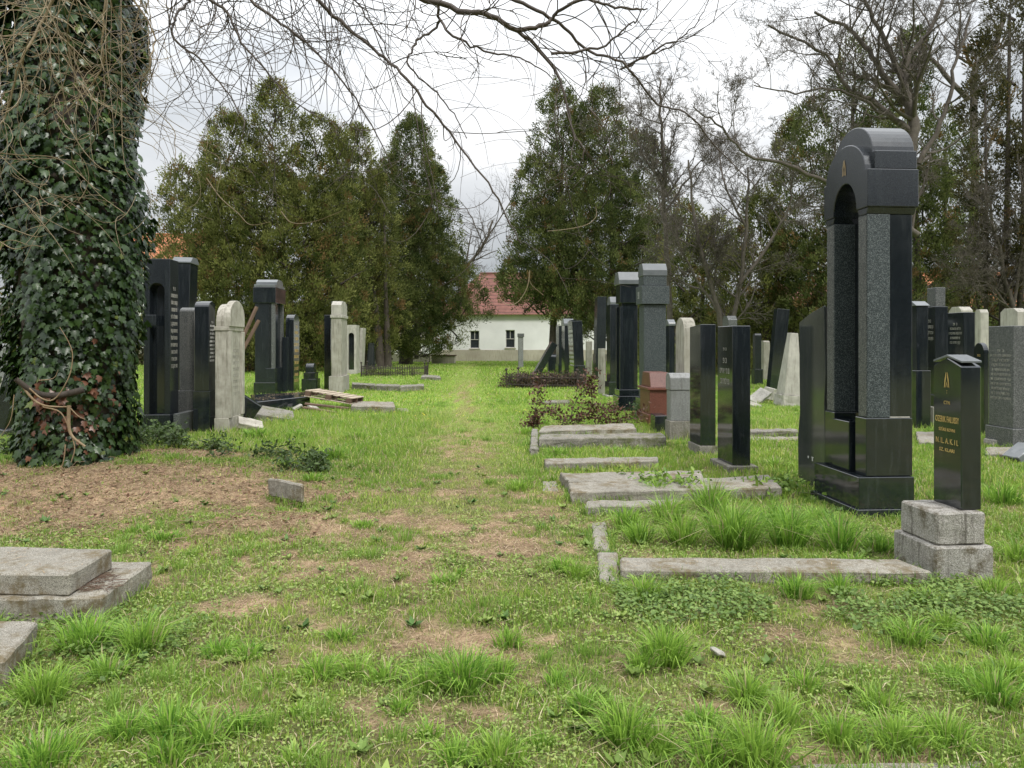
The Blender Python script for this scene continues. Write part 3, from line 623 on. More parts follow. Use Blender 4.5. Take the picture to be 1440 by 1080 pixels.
stone(1, 872, 578, -29, -866, [('plinth', 557, None, .05, 'flat', B), ('base', 548, 557, .02, 'flat', B), ('shaft', 426, 548, -.05, 'flat', B), ('block', 400, 426, .0, 'flat', B), ('cap', 382, 399.7, .03, 'trap:.18', L_)] +
      [('pilaster', 431, 548, -.0, 'flat', Hn, {'ya': a, 'yb': a + .12, 'x1': -.38}) for a in (.02, .86)], 'tall black monument with corner pilasters and broad sky-lit cap, second highest in the row')
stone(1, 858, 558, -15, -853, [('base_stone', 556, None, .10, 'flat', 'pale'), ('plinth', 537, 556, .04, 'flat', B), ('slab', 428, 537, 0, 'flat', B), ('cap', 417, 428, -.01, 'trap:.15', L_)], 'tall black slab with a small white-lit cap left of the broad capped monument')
stone(1, 843, 554, -9, -841, [('post', 490, None, 0, 'taper:.02', 'sand')], 'low pale concrete post standing in front of black slabs')
stone(1, 838, 534, -13, -834, [('base', 498, None, .03, 'flat', B), ('slab', 417, 498, 0, 'slope:.05', Hn)], 'tall narrow dark slab with slanting top under the evergreen', ry=.02)
stone(1, 825, 528, -8, .3, [('post', 480, None, 0, 'taper:.03', 'sand')], 'pale weathered post with a round head among dark slabs')
bpy.context.view_layer.update(); pr = C.objects[-2] if 0 else None
stone(1, 809, 542, -14, -801, [('plinth', 514, None, .03, 'flat', B), ('slab', 449, 514, 0, 'gable:.06', B)], 'black slab thickly lettered in white, leaning a little towards the path', ry=-.05, text=[(456, 530, 12, .95, 'letter', 0)])
stone(1, 794, 530, -12, -790, [('slab', 458, None, 0, 'flat', B), ('cap', 448, 458, .03, 'trap:.2', L_)], 'black stone with sky-lit capped top deep in the right row')
stone(1, 786, 526, -6, -781, [('slab', 458, None, 0, 'flat', Hn), ('base', 512, None, .03, 'flat', Hn)], 'grey-green slab behind the leaning one by the dark tree trunk')
stone(1, 771, 523, -13, .6, [('slab', 498, None, 0, 'arch:.15', Hn)], 'squat rounded dark stone behind the tilted slab')
stone(1, 751, 526, -9, .7, [('slab', 476, None, 0, 'flat', Hn)], 'black slab tilted steeply to one side by the brushy grave', ry=.52)
stone(1, 729, 517, -7, .3, [('pillar', 474, None, 0, 'flat', 'grey'), ('cap', 469, 474, .04, 'flat', 'mid')], 'lone slim grey pillar in front of the white cottage wall')
stone(1, 962, 600, -17, -950, [('slab', 446, None, 0, 'arch:.26', 'sand')], 'pale round-topped stone showing above the grey block', mat0=None)
stone(1, 941, 560, -8, .6, [('slab', 458, None, 0, 'flat', B), ('cap', 449, 458, .02, 'trap:.1', L_)], 'thin black stone between speckled monument and pale round-topped one')
stone(1, 1024, 550, -13, .5, [('slab', 444, None, 0, 'trap:.12', 'mid')], 'grey stone with bright cut-cornered top peeping over two black slabs')
# second row on the right
stone(1, 1062, 541, -9, -1059, [('base', 519, None, .04, 'flat', Hn), ('slab', 469, 519, 0, 'trap:.06', Hn)], 'dark blue-grey stone on a wider base in the back row', yaw=AY)
stone(1, 1074, 534, -9, .5, [('slab', 479, None, 0, 'trap:.06', 'sand')], 'small sandy stone beside the leaning tall black slab')
stone(1, 1082, 549, -18, -1077, [('slab', 434, None, 0, 'flat', B)], 'tall black slab leaning right, broken stones at its foot', ry=.10)
stone(1, 1102, 571, -26, .45, [('base', 556, None, .04, 'flat', 'pale', {'rough': .02}), ('shaft', 468, 556, 0, 'flat', 'pale', {'pyr': .42})], 'pale tapering obelisk leaning with a tie band round it', ry=.06, cat='obelisk')
stone(1, 1289, 602, -17, .6, [('base', 521, None, .03, 'flat', B), ('slab', 430, 521, 0, 'flat', B), ('cap', 423, 430, .02, 'trap:.08', L_)], 'black stone half hidden behind the arch monument')
stone(1, 1315, 597, -19, -1300, [('base_stone', 572, None, .12, 'flat', 'pale', {'rough': .02}), ('plinth', 555, 572, .05, 'flat', Hn), ('slab', 431, 555, 0, 'flat', B), ('head_block', 404, 431, -.03, 'flat', 'mid')], 'tall black stele carrying a small square grey block, on a pale base', text=[(447, 480, 4, .7, 'fade', 0)])
stone(1, 1355, 592, -17, -1332, [('slab', 439, None, 0, 'flat', B)], 'broad black slab with silvery inscription behind the small near stone', text=[(452, 485, 5, .8, 'fade', 0)])
stone(1, 1352, 562, -17, .5, [('slab', 431, None, 0, 'trap:.1', 'pale')], 'pale stone of which only the sloped top shows over the inscribed slab')
stone(1, 1379, 565, -12, -1372, [('slab', 435, None, 0, 'trap:.08', 'pale')], 'narrow light stone with cut corners between two dark ones')
stone(1, 1384, 612, -7, -1369, [('slab', 482, None, 0, 'arch:.16', B)], 'round-topped black stone with one gold line partly behind the near stone', text=[(497, 503, 1, .8, 'gold', 0)])
stone(1, 1425, 632, -60, -1390, [('plinth', 603, None, .03, 'flat', 'mid'), ('slab', 458, 603, 0, 'flat', 'mid')], 'wide dull grey granite stone with engraved lines, furthest to the right', text=[(490, 565, 11, .85, 'fade', 0)])
stone(1, 1431, 582, -14, .5, [('slab', 433, None, 0, 'trap:.08', 'pale')], 'pale stone top above the wide grey granite stone')
# ------------------------------------------------------------ left row
def portal(r, s, t, w, za, zb, zarch, ww, mat, name='body', nm2='niche_panel'):
    poly = [(-t / 2, za), (-ww / 2, za)] + arc(-ww / 2, ww / 2, zarch - ww / 2, zarch, 10)[::-1] + [(ww / 2, za), (t / 2, za), (t / 2, zb - .06), (t / 2 - .04, zb), (-t / 2, zb)]
    MB().prism(poly, -w / 2, w / 2, .005, 'y', s).build(name, mat, r)
    MB().box(-ww / 2 + .002, ww / 2 - .002, -w / 2 + .16, w / 2 - .05, za, zarch - .005, 0).build(nm2, B, r)
r, t, w, Y = stone(-1, 239, 610, -36, -251, [('base', 583, None, .01, 'flat', Hn)], 'tall black monument with an arched niche, right beside the ivy-clad trunk')
portal(r, -1, t, w, hz(Y, 583), hz(Y, 364), hz(Y, 398), .24, Hn)
MB().box(-.21, .0, -w / 2 - .03, -w / 2 + .02, hz(Y, 458), hz(Y, 443)).build('cross_block', Hn, r)
text_part(r, -1, lines_between(hz(Y, 520), hz(Y, 400), 12, w * .8), -t / 2, 0, 'fade')
stone(-1, 261, 592, -24, -272, [('slab', 370, None, 0, 'flat', B), ('cap', 361, 369.7, .015, 'trap:.09', L_)], 'tallest plain black stele with sky-lit cut-cornered top behind the niche monument', ry=.03)
stone(-1, 273, 604, -20, -282, [('base', 549, None, .04, 'flat', 'worn'), ('slab', 432, 549, 0, 'arch:.08', 'worn'), ('bright_edge', 434, 600, -.004, 'arch:.07', 'pale', {'x0': -.006, 'x1': -.24})], 'weathered grey slab with pale edge between black steles')
stone(-1, 252, 612, -8, -272, [('block', 582, None, 0, 'flat', 'mid')], 'low grey granite block at the foot of the niche monument')
stone(-1, 294, 607, -20, -303, [('plinth', 550, None, .02, 'flat', B), ('slab', 423, 550, 0, 'arch:.1', B)], 'black stele with white lettering and rounded top next to the white ornate stone', text=[(450, 510, 11, .85, 'letter', 0)])
r, t, w, Y = stone(-1, 321, 607, -18, -341, [('base', 588, None, .012, 'flat', 'white', {'rough': .006}), ('body', 461, 588, 0, 'flat', 'white'), ('cornice', 459, 465, .016, 'flat', 'white'), ('head', 426, 459, -.01, 'arch:.3', 'white'), ('pilaster', 466, 588, .0, 'flat', 'white', {'ya': .0, 'yb': .16, 'x0': -.04, 'x1': -.2}), ('pilaster', 466, 588, .0, 'flat', 'white', {'ya': .84, 'yb': 1, 'x0': -.04, 'x1': -.2}), ('arch_rim', 421, 459, .015, 'arch:.3', 'white', {'x0': -.02, 'x1': -.16})], 'ornate white marble stone with carved arch and pilasters', text=[(480, 560, 9, .55, 'fade', 0)])
r, t, w, Y = stone(-1, 386, 556, -27, -403, [('plinth', 538, None, .03, 'flat', B), ('body', 426, 538, 0, 'flat', Hn, {'x0': .08}), ('column', 426, 520, 0, 'flat', 'mid', {'ya': 0, 'yb': .12, 'x1': -.38}), ('column', 426, 520, 0, 'flat', 'mid', {'ya': .88, 'yb': 1, 'x1': -.38}), ('column_base', 518, 538, .01, 'flat', Hn, {'x1': -.3}),
    ('head_block', 404, 426, .04, 'flat', B), ('stepped_cap', 392, 403.7, .02, 'step', L_)], 'black monument with two thin columns and stepped sky-lit cap on its own black kerb')
slab('grave_kerb', [(354, 566), (436, 557), (430, 551), (352, 555)], .27, .36, B, 'low black granite kerb lying before the stepped-cap monument', 'grave kerb', rough=0)
stone(-1, 413, 552, -11, -421, [('slab', 441, None, 0, 'arch:.25', B)], 'slim black round-topped stone with gold letters left of the rubble', text=[(455, 540, 10, .8, 'gold', 0)])
stone(-1, 405, 553, -8, .4, [('slab', 474, None, 0, 'flat', Hn)], 'small dark slab squeezed against the slim round-topped stone')
stone(-1, 443, 551, -16, .5, [('base', 533, None, .05, 'flat', B), ('middle', 524, 533, .0, 'flat', B), ('block', 511, 524, -.05, 'arch:.12', Hn)], 'low stepped black block with small rounded top before the brush pile')
stone(-1, 465, 549, -9, .7, [('slab', 443, None, 0, 'flat', B)], 'dark slab just behind the pale tall pillar')
stone(-1, 480, 552, -14, -492, [('base', 529, None, .06, 'flat', 'sand'), ('shaft', 446, 529, 0, 'flat', 'sand'), ('cornice', 443, 447, .03, 'flat', 'pale'), ('head', 423, 443, .0, 'trap:.12', 'pale')], 'tall pale pillar-shaped stone with carved head at the pallet')
stone(-1, 483, 530, -5, -487, [('slab', 438, None, 0, 'flat', 'grey')], 'thin light grey slab behind the pale pillar')
r, t, w, Y = stone(-1, 501, 526, -14, -506, [('base', 520, None, .02, 'flat', 'pale')], 'pale open-framed stone with a dark recess near the iron fence')
portal(r, -1, t, w, hz(Y, 520), hz(Y, 457), hz(Y, 468), .26, 'pale')
stone(-1, 508, 524, -4, -513, [('slab', 461, None, 0, 'flat', 'pale')], 'narrow whitish slab leaning beside the open-framed stone', ry=.04)
stone(-1, 527, 522, -11, .6, [('base', 512, None, .03, 'flat', B), ('slab', 482, 512, 0, 'flat', B, {'pyr': .75})], 'small black tapering stone between the far tree trunks')
stone(-1, 9, 548, -12, .6, [('slab', 483, None, 0, 'arch:.15', 'grey'), ('base', 532, None, .08, 'flat', 'pale')], 'light grey round-topped stone left of the ivy trunk')
stone(-1, 2, 613, -22, .8, [('slab', 510, None, 0, 'flat', Hn), ('base', 600, None, .05, 'flat', 'mid')], 'dark slab tilted against the far side of the ivy trunk', ry=.30)
slab('stone_block', [(-20, 640), (14, 640), (12, 628), (-20, 628)], .16, .3, 'pale', 'pale block at the picture edge below the ivy trunk', 'stone block', rough=.015)

# ------------------------------------------------------------ slabs and kerbs
G = 'slabs and kerbs among the grass'
slab('grave_kerb', [(872, 801), (1312, 804), (1262, 785), (872, 784)], .085, .2, 'slab', 'long low kerb in front of the big tussock, nearest on the right', 'grave kerb', G, .004)
slab('kerb_fragment', [(842, 815), (872, 815), (868, 776), (840, 776)], .03, .12, 'slab', 'worn kerb fragment at the corner of the near right grave', 'kerb', G)
slab('kerb_fragment', [(834, 772), (858, 772), (852, 735), (832, 735)], .02, .12, 'slab', 'sunken kerb fragment half under grass left of the big tussock', 'kerb', G)
slab('grave_slab', [(803, 692), (1099, 685), (1081, 668), (800, 679)], .11, .2, 'slab', 'long slab with dry grass lying across its middle', 'grave slab', G, .005)
slab('grave_slab', [(800, 677), (992, 673), (985, 661), (787, 665)], .11, .2, 'slab', 'narrow grey slab right behind the long grassy one', 'grave slab', G, .005)
slab('grave_kerb', [(823, 712), (960, 710), (958, 702), (824, 704)], .08, .2, 'slab', 'short kerb in front of the long grassy slab', 'grave kerb', G, .005)
slab('grave_kerb', [(766, 651), (925, 648), (925, 642), (766, 645)], .10, .2, 'slab', 'thin kerb crossing the grass mid right', 'grave kerb', G, .005)
slab('grave_kerb', [(757, 617), (937, 615), (930, 609), (760, 611)], .15, .3, 'conc', 'thick dark-sided kerb in front of the brown shrub', 'grave kerb', G, .008)
slab('grave_slab', [(757, 606), (895, 603), (890, 595), (765, 599)], .12, .25, 'slab', 'mossy slab under the brown-leaved shrub', 'grave slab', G, .008)
slab('kerb_fragment', [(745, 631), (757, 631), (756, 603), (748, 603)], .08, .2, 'conc', 'short end kerb at the path side of the shrub grave', 'kerb', G)
slab('kerb_fragment', [(762, 690), (785, 690), (783, 676), (764, 676)], .02, .12, 'slab', 'small stone flush with the grass beside the path', 'kerb', G)
slab('grave_kerb', [(1053, 606), (1122, 606), (1122, 603), (1053, 603)], .12, .25, 'conc', 'moss-reddened kerb seen between two black slabs', 'grave kerb', G, .008)
slab('grave_kerb', [(1053, 618), (1125, 618), (1125, 614), (1053, 614)], .05, .15, 'slab', 'lower pale kerb line between two black slabs', 'grave kerb', G, .006)
slab('grave_slab', [(1292, 622), (1335, 622), (1330, 607), (1288, 607)], .06, .2, 'slab', 'pale slab on the grass right of the arch monument', 'grave slab', G)
slab('grave_kerb', [(1386, 638), (1500, 641), (1500, 630), (1386, 628)], .05, .15, 'slab', 'kerb along the foot of the wide grey stone', 'grave kerb', G)
slab('grave_slab', [(97, 808), (158, 772), (-130, 765), (-190, 803)], .25, .118, 'slab', 'smooth pale upper slab of the stepped grave at lower left', 'grave slab', G, .002)
slab('grave_slab', [(143, 840), (214, 790), (-140, 784), (-190, 846)], .13, .3, 'slab', 'wider lower slab of the stepped grave with needles on it', 'grave slab', G, .003)
slab('grave_slab', [(8, 928), (54, 874), (-160, 870), (-190, 930)], .12, .3, 'slab', 'slab corner entering the picture lowest on the left', 'grave slab', G, .004)
slab('kerb_fragment', [(377, 673), (425, 683), (428, 681), (380, 671)], .2, .16, 'slab', 'broken board-like kerb sticking out of the mound', 'kerb', G, .004)
slab('grave_kerb', [(1090, 1092), (1500, 1090), (1500, 1068), (1110, 1073)], .015, .1, 'slab', 'grey kerb top along the bottom edge', 'grave kerb', G, .003)
slab('grave_slab', [(494, 571), (556, 572), (553, 565), (496, 564)], .14, .3, 'slab', 'grey slab lying just right of the wood pallet', 'grave slab', G)
for i, (a, b, nm) in enumerate([((495, 538), (529, 540), 'left'), ((529, 540), (563, 541), 'middle'), ((563, 542), (597, 540), 'right')]):
    slab('kerb_fragment', [(a[0], a[1] + 2), (b[0] - 1, b[1] + 2), (b[0] - 1, b[1] - .5), (a[0], a[1] - .5)], .16, .25, 'conc', nm + ' piece of the broken kerb line by the low iron fence', 'kerb', G)
slab('kerb_fragment', [(592, 530), (620, 531), (618, 528), (594, 527)], .12, .2, 'conc', 'short kerb at the end of the low iron fence', 'kerb', G)
slab('kerb_fragment', [(500, 577), (575, 577), (573, 574), (520, 574)], .02, .1, 'slab', 'flat strip of stone in the grass before the pallet slab', 'kerb', G)
slab('grave_slab', [(764, 566), (802, 565), (800, 562), (766, 563)], .06, .12, 'conc', 'small sunken slab behind the brown-leaved shrub', 'grave slab', G)
# broken stones
def chunk(px, py, dims, rot, mat, label, z=0.0, name='broken_stone', rough=.012):
    p = at(px, py); mb = MB(); mb.box(-dims[0] / 2, dims[0] / 2, -dims[1] / 2, dims[1] / 2, -dims[2] / 2, dims[2] / 2, .008)
    if rough: mb.rough(rough, 3, px)
    o = mb.build(name, mat); o.location = (p.x, p.y, z + dims[2] * .35); o.rotation_euler = tuple(R(a) for a in rot); return tag(o, label, 'broken stone', 'broken stones')
chunk(352, 605, (.42, .3, .10), (20, 15, 30), 'white', 'white broken slab lying tilted before the ornate stone', .06)
chunk(345, 596, (.42, .12, .42), (8, 35, 20), B, 'black broken piece with pale top leaning at the ornate stone', .12, rough=0)
chunk(375, 590, (1.0, .8, .2), (8, 12, 20), 'conc', 'heaped grey rubble edge behind the white broken slab')
chunk(418, 577, (.22, .12, .05), (10, -25, 40), 'pale', 'small pale splinter on the grass below the black kerb', .05)
chunk(440, 577, (.25, .14, .05), (10, 25, -30), 'pale', 'small upright pale splinter below the pallet', .05)
chunk(1068, 566, (.5, .35, .08), (25, -32, 20), 'pale', 'pinkish pale broken slab propped beneath the leaning black slab', .12)
chunk(1086, 563, (.4, .3, .3), (10, 10, 40), 'pale', 'cube-like broken block below the leaning black slab', .05)
chunk(1060, 572, (.35, .3, .08), (10, 20, -20), 'sand', 'flat broken piece lowest under the leaning black slab')
chunk(1308, 596, (.5, .3, .2), (0, 5, 10), 'rough', 'crumbled light stone at the base of the block-topped stele', .02)
chunk(1400, 626, (.3, .2, .1), (0, 5, 30), 'rough', 'rubble at the foot of the wide grey stone')
chunk(1436, 648, (.3, .25, .16), (0, -35, 10), 'light', 'bluish-grey wedge lying on the grass at the picture edge', .02)
chunk(1008, 925, (.07, .05, .02), (20, 20, 50), 'pale', 'tiny yellowish stone chip among near tussocks', .02)
# pallet
p = at(470, 574); pal = empty('wood_pallet', (p.x, p.y, .22), R(-8), 0, R(9)); tag(pal, 'broken grey-brown wood pallet lying tilted on rubble', 'pallet')
for i in range(7): MB().box(-.55 + i * .165, -.55 + i * .165 + .12, -.4, .4, .10, .122).build('board', 'wood', pal)
for y_ in (-.36, 0, .36):
    MB().box(-.55, .57, y_ - .045, y_ + .045, -.022, .0).build('runner', 'wood', pal)
    for x_ in (-.48, 0, .48): MB().box(x_ - .06, x_ + .06, y_ - .045, y_ + .045, .001, .099).build('block', 'beam', pal)
for i, (px, py, L, an, z, nm) in enumerate([(465, 578, 1.1, 10, .1, 'dark plank under the raised end of the pallet'), (450, 580, .8, -15, .05, 'dark plank nearest the path below the pallet'), (478, 572, .9, 20, .14, 'dark plank crossing behind the pallet')]):
    p = at(px, py); o = MB().box(-L / 2, L / 2, -.07, .07, -.02, .02).build('plank', 'beam'); o.location = (p.x, p.y, z); o.rotation_euler = (0, R(7), R(an)); tag(o, nm, 'plank', 'old planks')
for a, b, nm in (((341, 476), (357, 431), 'upper slanting timber prop by the ornate white stone'), ((343, 490), (360, 450), 'lower slanting timber prop by the ornate white stone')):
    Yp = 17.2; A = Vector((X_(a[0], Yp), Yp, hz(Yp, a[1]))); Bv = Vector((X_(b[0], Yp), Yp + .2, hz(Yp, b[1]))); d = A - Bv; A2 = Bv + d * (Bv.z / -d.z if d.z else 1)
    o = MB().bar(A2 - Bv, (0, 0, 0), .045, 6).build('timber_prop', 'beam'); o.location = Bv; tag(o, nm, 'timber', 'timber props')
# low iron fences
def iron_fence(p0, p1, h, n, label, brush=False):
    a = at(*p0); b = at(*p1); r = empty('iron_fence', (a + b) / 2); tag(r, label, 'fence', 'low iron grave fences'); c = (a + b) / 2
    d = b - a; q = Vector((-d.y, d.x, 0)).normalized() * 1.3
    cor = [a - c, b - c, b + q - c, a + q - c]
    for i in range(4):
        u, v = cor[i], cor[(i + 1) % 4]; mb = MB(); m = n if i % 2 == 0 else max(4, n // 3)
        for z in (.12 * h / .4, h * .85): mb.bar(u + Vector((0, 0, z)), v + Vector((0, 0, z)), .014, 5)
        for k in range(1, m):
            f = u.lerp(v, k / m); mb.bar(f, f + Vector((0, 0, h)), .009, 4); mb.bar(f + Vector((0, 0, h)), f + Vector((0, 0, h + .07)), .02, 4, 0)
        mb.build('railing', 'iron', r)
        pm_ = MB(); pm_.bar(u, u + Vector((0, 0, h * 1.4)), .025, 6); pm_.ball(u + Vector((0, 0, h * 1.45)), .045); pm_.build('post', 'iron', r)
iron_fence((508, 530), (597, 530), .42, 26, 'low rusty iron grave fence under the left far tree')
iron_fence((712, 546), (812, 548), .42, 26, 'low rusty iron grave fence overgrown with brush on the right')
# ------------------------------------------------------------ grass and litter creeping over the slabs, then the lawn itself
for P, z, h in EDG:
    c0_ = sum(P, Vector()) / 4; 
    if c0_.y > 20: continue
    for i in range(4):
        a, b = P[i], P[(i + 1) % 4]; L = min((b - a).length, 6); n = int(L * (150 if c0_.y < 8 else 60)); f = RNG.random(n)
        out = np.array((a.x + b.x - 2 * c0_.x, a.y + b.y - 2 * c0_.y)); out = out / (np.linalg.norm(out) + 1e-9); o = RNG.uniform(-.005, .05, n)
        x = a.x + (b.x - a.x) * f + out[0] * o; y = a.y + (b.y - a.y) * f + out[1] * o; k = vn(x, y, 3.0, 55) > .38; x, y = x[k], y[k]; n = len(x); kk = RNG.random((n, 1))
        V, q, t, c = blades(x, y, RNG.uniform(.04, .13, n) * (1 if c0_.y < 8 else 1.3), .0055 * max(1, c0_.y / 5) * RNG.uniform(.7, 1.2, n), np.array((.08, .19, .02)) * (1 - kk) + np.array((.36, .50, .10)) * kk, .6); lawn.add(V, q, t, c)
    n = int(min((P[1] - P[0]).length, 4) * min((P[2] - P[1]).length, 2) * 260); u = RNG.random(n); v = RNG.random(n)
    if n < 4: continue
    A = [np.array(p) for p in P]; S = (A[0] * (1 - u)[:, None] + A[1] * u[:, None]) * (1 - v)[:, None] + (A[3] * (1 - u)[:, None] + A[2] * u[:, None]) * v[:, None]
    k = vn(S[:, 0], S[:, 1], 4.0, 56) > .52; S = S[k]; n = len(S); kk = RNG.random((n, 1))
    V, q, t, c = blades(S[:, 0], S[:, 1], RNG.uniform(.02, .07, n), .004 * max(1, c0_.y / 6) * RNG.uniform(.7, 1.4, n), np.array((.20, .12, .07)) * (1 - kk) + np.array((.5, .38, .22)) * kk, .9, lie=np.full(n, .9), z=np.full(n, z + .006)); litter.add(V, q, t, c)
lawn.build('grass', 'grass', 'bright green spring grass with tussocks covering the cemetery ground')
litter.build('dry_litter', 'litter', 'brown straw and dead needles lying on the bare patches and slabs', 'litter')
# ------------------------------------------------------------ shrubs and low plants
rs_ = random.Random(3)
def poly_stems(n, x0, x1, h, spread=.3, y=0):
    out = []
    for i in range(n):
        x = rs_.uniform(x0, x1); q = [Vector((x, y + rs_.uniform(-.2, .2), 0))]
        for k in range(4): q.append(q[-1] + Vector((rs_.uniform(-spread, spread) * .5, rs_.uniform(-.15, .15), h / 4 * rs_.uniform(.7, 1.2))))
        out.append(q)
    return out
BR = ((.06, .03, .022), (.16, .075, .05)); GR = ((.04, .07, .022), (.10, .16, .04)); DG = ((.035, .07, .018), (.11, .16, .045))
c = at(820, 603)
def ln(pts): return [Vector((X_(a, c.y) - c.x, 0, hz(c.y, b))) for a, b in pts]
shrub('brown_shrub', 'shrub with reddish-brown dead leaves arching over the mossy slab', 'shrub', c,
      [ln(q) for q in [[(748, 606), (752, 580), (757, 556), (756, 534)], [(752, 600), (765, 580), (778, 578), (790, 590)], [(800, 592), (812, 560), (826, 545), (838, 528)], [(838, 600), (834, 570), (830, 545), (828, 530)], [(838, 600), (850, 580), (862, 572), (872, 585)], [(800, 602), (815, 590), (840, 588), (862, 596)], [(850, 602), (870, 592), (890, 588), (905, 575)], [(760, 606), (752, 590), (745, 600), (744, 608)], [(778, 590), (800, 590), (820, 585), (838, 575)]]],
      210, .07, BR, 'kite', spread=.07)
c = at(762, 545); shrub('brush', 'dry brown brush filling the iron fence on the right', 'shrub', c, poly_stems(46, -1.15, 1.15, .34, .3, .3), 110, .09, ((.05, .035, .025), (.14, .09, .06)), 'kite', spread=.1)
c = at(550, 529); shrub('brush', 'green-brown brush inside the iron fence on the left', 'shrub', c, poly_stems(26, -1.2, 1.1, .28, .3, .5), 60, .07, ((.07, .06, .03), (.13, .16, .05)), 'kite', spread=.1)
c = at(438, 516); shrub('brush_pile', 'pile of cut brown branches beneath the left evergreens', 'brush pile', c, [[Vector((rs_.uniform(-1.1, 1.1), rs_.uniform(-.6, .6), rs_.uniform(0, .6))), Vector((rs_.uniform(-1, 1), rs_.uniform(-.5, .5), rs_.uniform(.1, .9))), Vector((rs_.uniform(-1.2, 1.2), rs_.uniform(-.6, .6), rs_.uniform(0, .7)))] for _ in range(110)], 40, .1, ((.14, .09, .06), (.30, .21, .15)), 'kite', spread=.12, stemr=.02)
for px, py, n, hh, w_, col, lab in [(225, 640, 16, .28, .35, GR, 'bright green nettle-like plants at the right foot of the ivy trunk'), (205, 622, 14, .25, .5, DG, 'dark ivy creeping off the trunk base towards the gravestones'), (280, 640, 7, .12, .5, DG, 'dark trailing ivy along the ridge of the mound'), (350, 655, 7, .10, .45, DG, 'trailing ivy at the crest of the mound near the broken kerb'), (430, 668, 12, .16, .25, GR, 'leafy weeds growing round the broken kerb'),
        (60, 655, 14, .16, .7, DG, 'low ivy round the left foot of the trunk'), (85, 822, 5, .09, .05, GR, 'small weed rooted in the step of the lower left grave'), (930, 690, 14, .15, .35, ((.10, .20, .03), (.26, .38, .06)), 'bright green leafy weed on the long grassy slab'), (905, 592, 5, .3, .1, DG, 'small green sprig beside the red pedestal'), (1070, 690, 9, .10, .35, ((.10, .20, .03), (.24, .36, .06)), 'light green weeds at the end of the long slab')]:
    c = at(px, py); c.z = float(gh(c.x, c.y)); shrub('weed', lab, 'weed', c, poly_stems(n, -w_, w_, hh, .12), 44, .045 if py > 700 else .06, col, 'round', spread=.05, group='weeds and low plants', stemr=.004)
# twigs and fallen bits on the mound
Pl = []
for i in range(340):
    q = at(rs_.uniform(0, 430), rs_.uniform(640, 760)); q.z = float(gh(q.x, q.y)) + .02; a_ = rs_.uniform(0, 6.28); L = rs_.uniform(.05, .4) * rs_.random() ** .5
    Pl.append(([q, q + Vector((math.cos(a_) * L / 2, math.sin(a_) * L / 2, .03)), q + Vector((math.cos(a_ + .4) * L, math.sin(a_ + .4) * L, .0))], [.0035, .003, .0015]))
o = tube_obj('fallen_twigs', Pl, 'vine', None, 4); tag(o, 'thin dry twigs strewn over the bare mound', 'twigs', None, 'stuff')
n = 8000; x = RNG.uniform(-6.5, -1.5, n); y = RNG.uniform(5.2, 9.5, n); k = RNG.random(n) < dry(x, y) + .1; x, y = x[k], y[k]; n = len(x); kk = RNG.random((n, 1))
V, Q, c_ = leafcards(np.stack([x, y, gh(x, y) + .015], 1), unit(n) * np.array([1, 1, .2]), np.array([0, 0, 1.]) + unit(n) * .4, RNG.uniform(.015, .055, n), RNG.uniform(.012, .035, n), np.array((.10, .055, .035)) * (1 - kk) + np.array((.42, .28, .18)) * kk)
tag(link('fallen_leaves', npmesh('fallen_leaves', V, Q, c_), 'litter'), 'brown fallen leaves scattered on the bare mound', 'leaves', None, 'stuff')
# needles on the lower slab of the stepped grave
P_ = []
for i in range(160):
    q = at(rs_.uniform(100, 165), rs_.uniform(800, 832), .133); q.z = .137; a_ = rs_.uniform(0, 6.28); L = rs_.uniform(.03, .09); P_.append(([q, q + Vector((math.cos(a_) * L, math.sin(a_) * L, .004))], [.0022, .0012]))
tag(tube_obj('needle_litter', P_, 'beam', None, 3), 'brown needle litter on the step of the lower left grave', 'litter', None, 'stuff')

# ------------------------------------------------------------ ivy-clad tree
iv = empty('ivy_tree', (TX, TY, 0)); tag(iv, 'huge ivy-covered tree whose drooping bare twigs hang over the whole view', 'tree')
g0 = float(gh(TX, TY)); zt = 5.75
def trad(z):
    z = np.asarray(z, float); return .53 + .02 * np.exp(-z / .2) + .17 * np.exp(-((np.minimum(z, 3.2) - 2.8) / 1.7) ** 2)
pts = [Vector((0, 0, z)) for z in np.linspace(-.1, zt + .2, 14)]; tube_obj('trunk', [(pts, [float(trad(p.z + .1)) - .10 for p in pts])], 'bark', iv, 28)
n = 21000; th = RNG.random(n) * 2 * math.pi; z = g0 + RNG.random(n) ** 1.0 * (zt - .25 - g0); k = (vn(th * 2, z * 1.3, 1.0, 8) + .3 * RNG.random(n)) > .26; th, z = th[k], z[k]; n = len(z)
bulge = (fbm(th * 1.9, z * 1.4, 1.0, 14) - .5) * .34
rr = trad(z) + bulge + RNG.uniform(-.13, .06, n); nor = np.stack([np.cos(th), np.sin(th), RNG.uniform(0, .6, n)], 1) + unit(n) * .5
d = np.stack([-np.sin(th) * RNG.normal(0, .6, n), np.cos(th) * RNG.normal(0, .6, n), np.full(n, -1.0)], 1) + np.stack([np.cos(th), np.sin(th), 0 * th], 1) * .35
kk = RNG.random((n, 1)); cc = np.array((.008, .024, .005)) * (1 - kk) + np.array((.05, .095, .022)) * kk
br = (RNG.random(n) < np.exp(-((z - .75) / .35) ** 2) * np.exp(-((np.sin((th + math.pi / 2 - .5) / 2)) / .35) ** 2) * .5)[:, None]; cc = np.where(br, np.array((.17, .075, .04)), cc)
yl = (RNG.random(n) < .02)[:, None]; cc = np.where(yl, np.array((.12, .16, .03)), cc)
sz = RNG.uniform(.045, .115, n) * (.75 + .5 * vn(th * 2, z * 2, 1.0, 18))
V, Q, c_ = leafcards(np.stack([rr * np.cos(th), rr * np.sin(th), z], 1), d, nor, sz, sz * .95, cc, 'ivy')
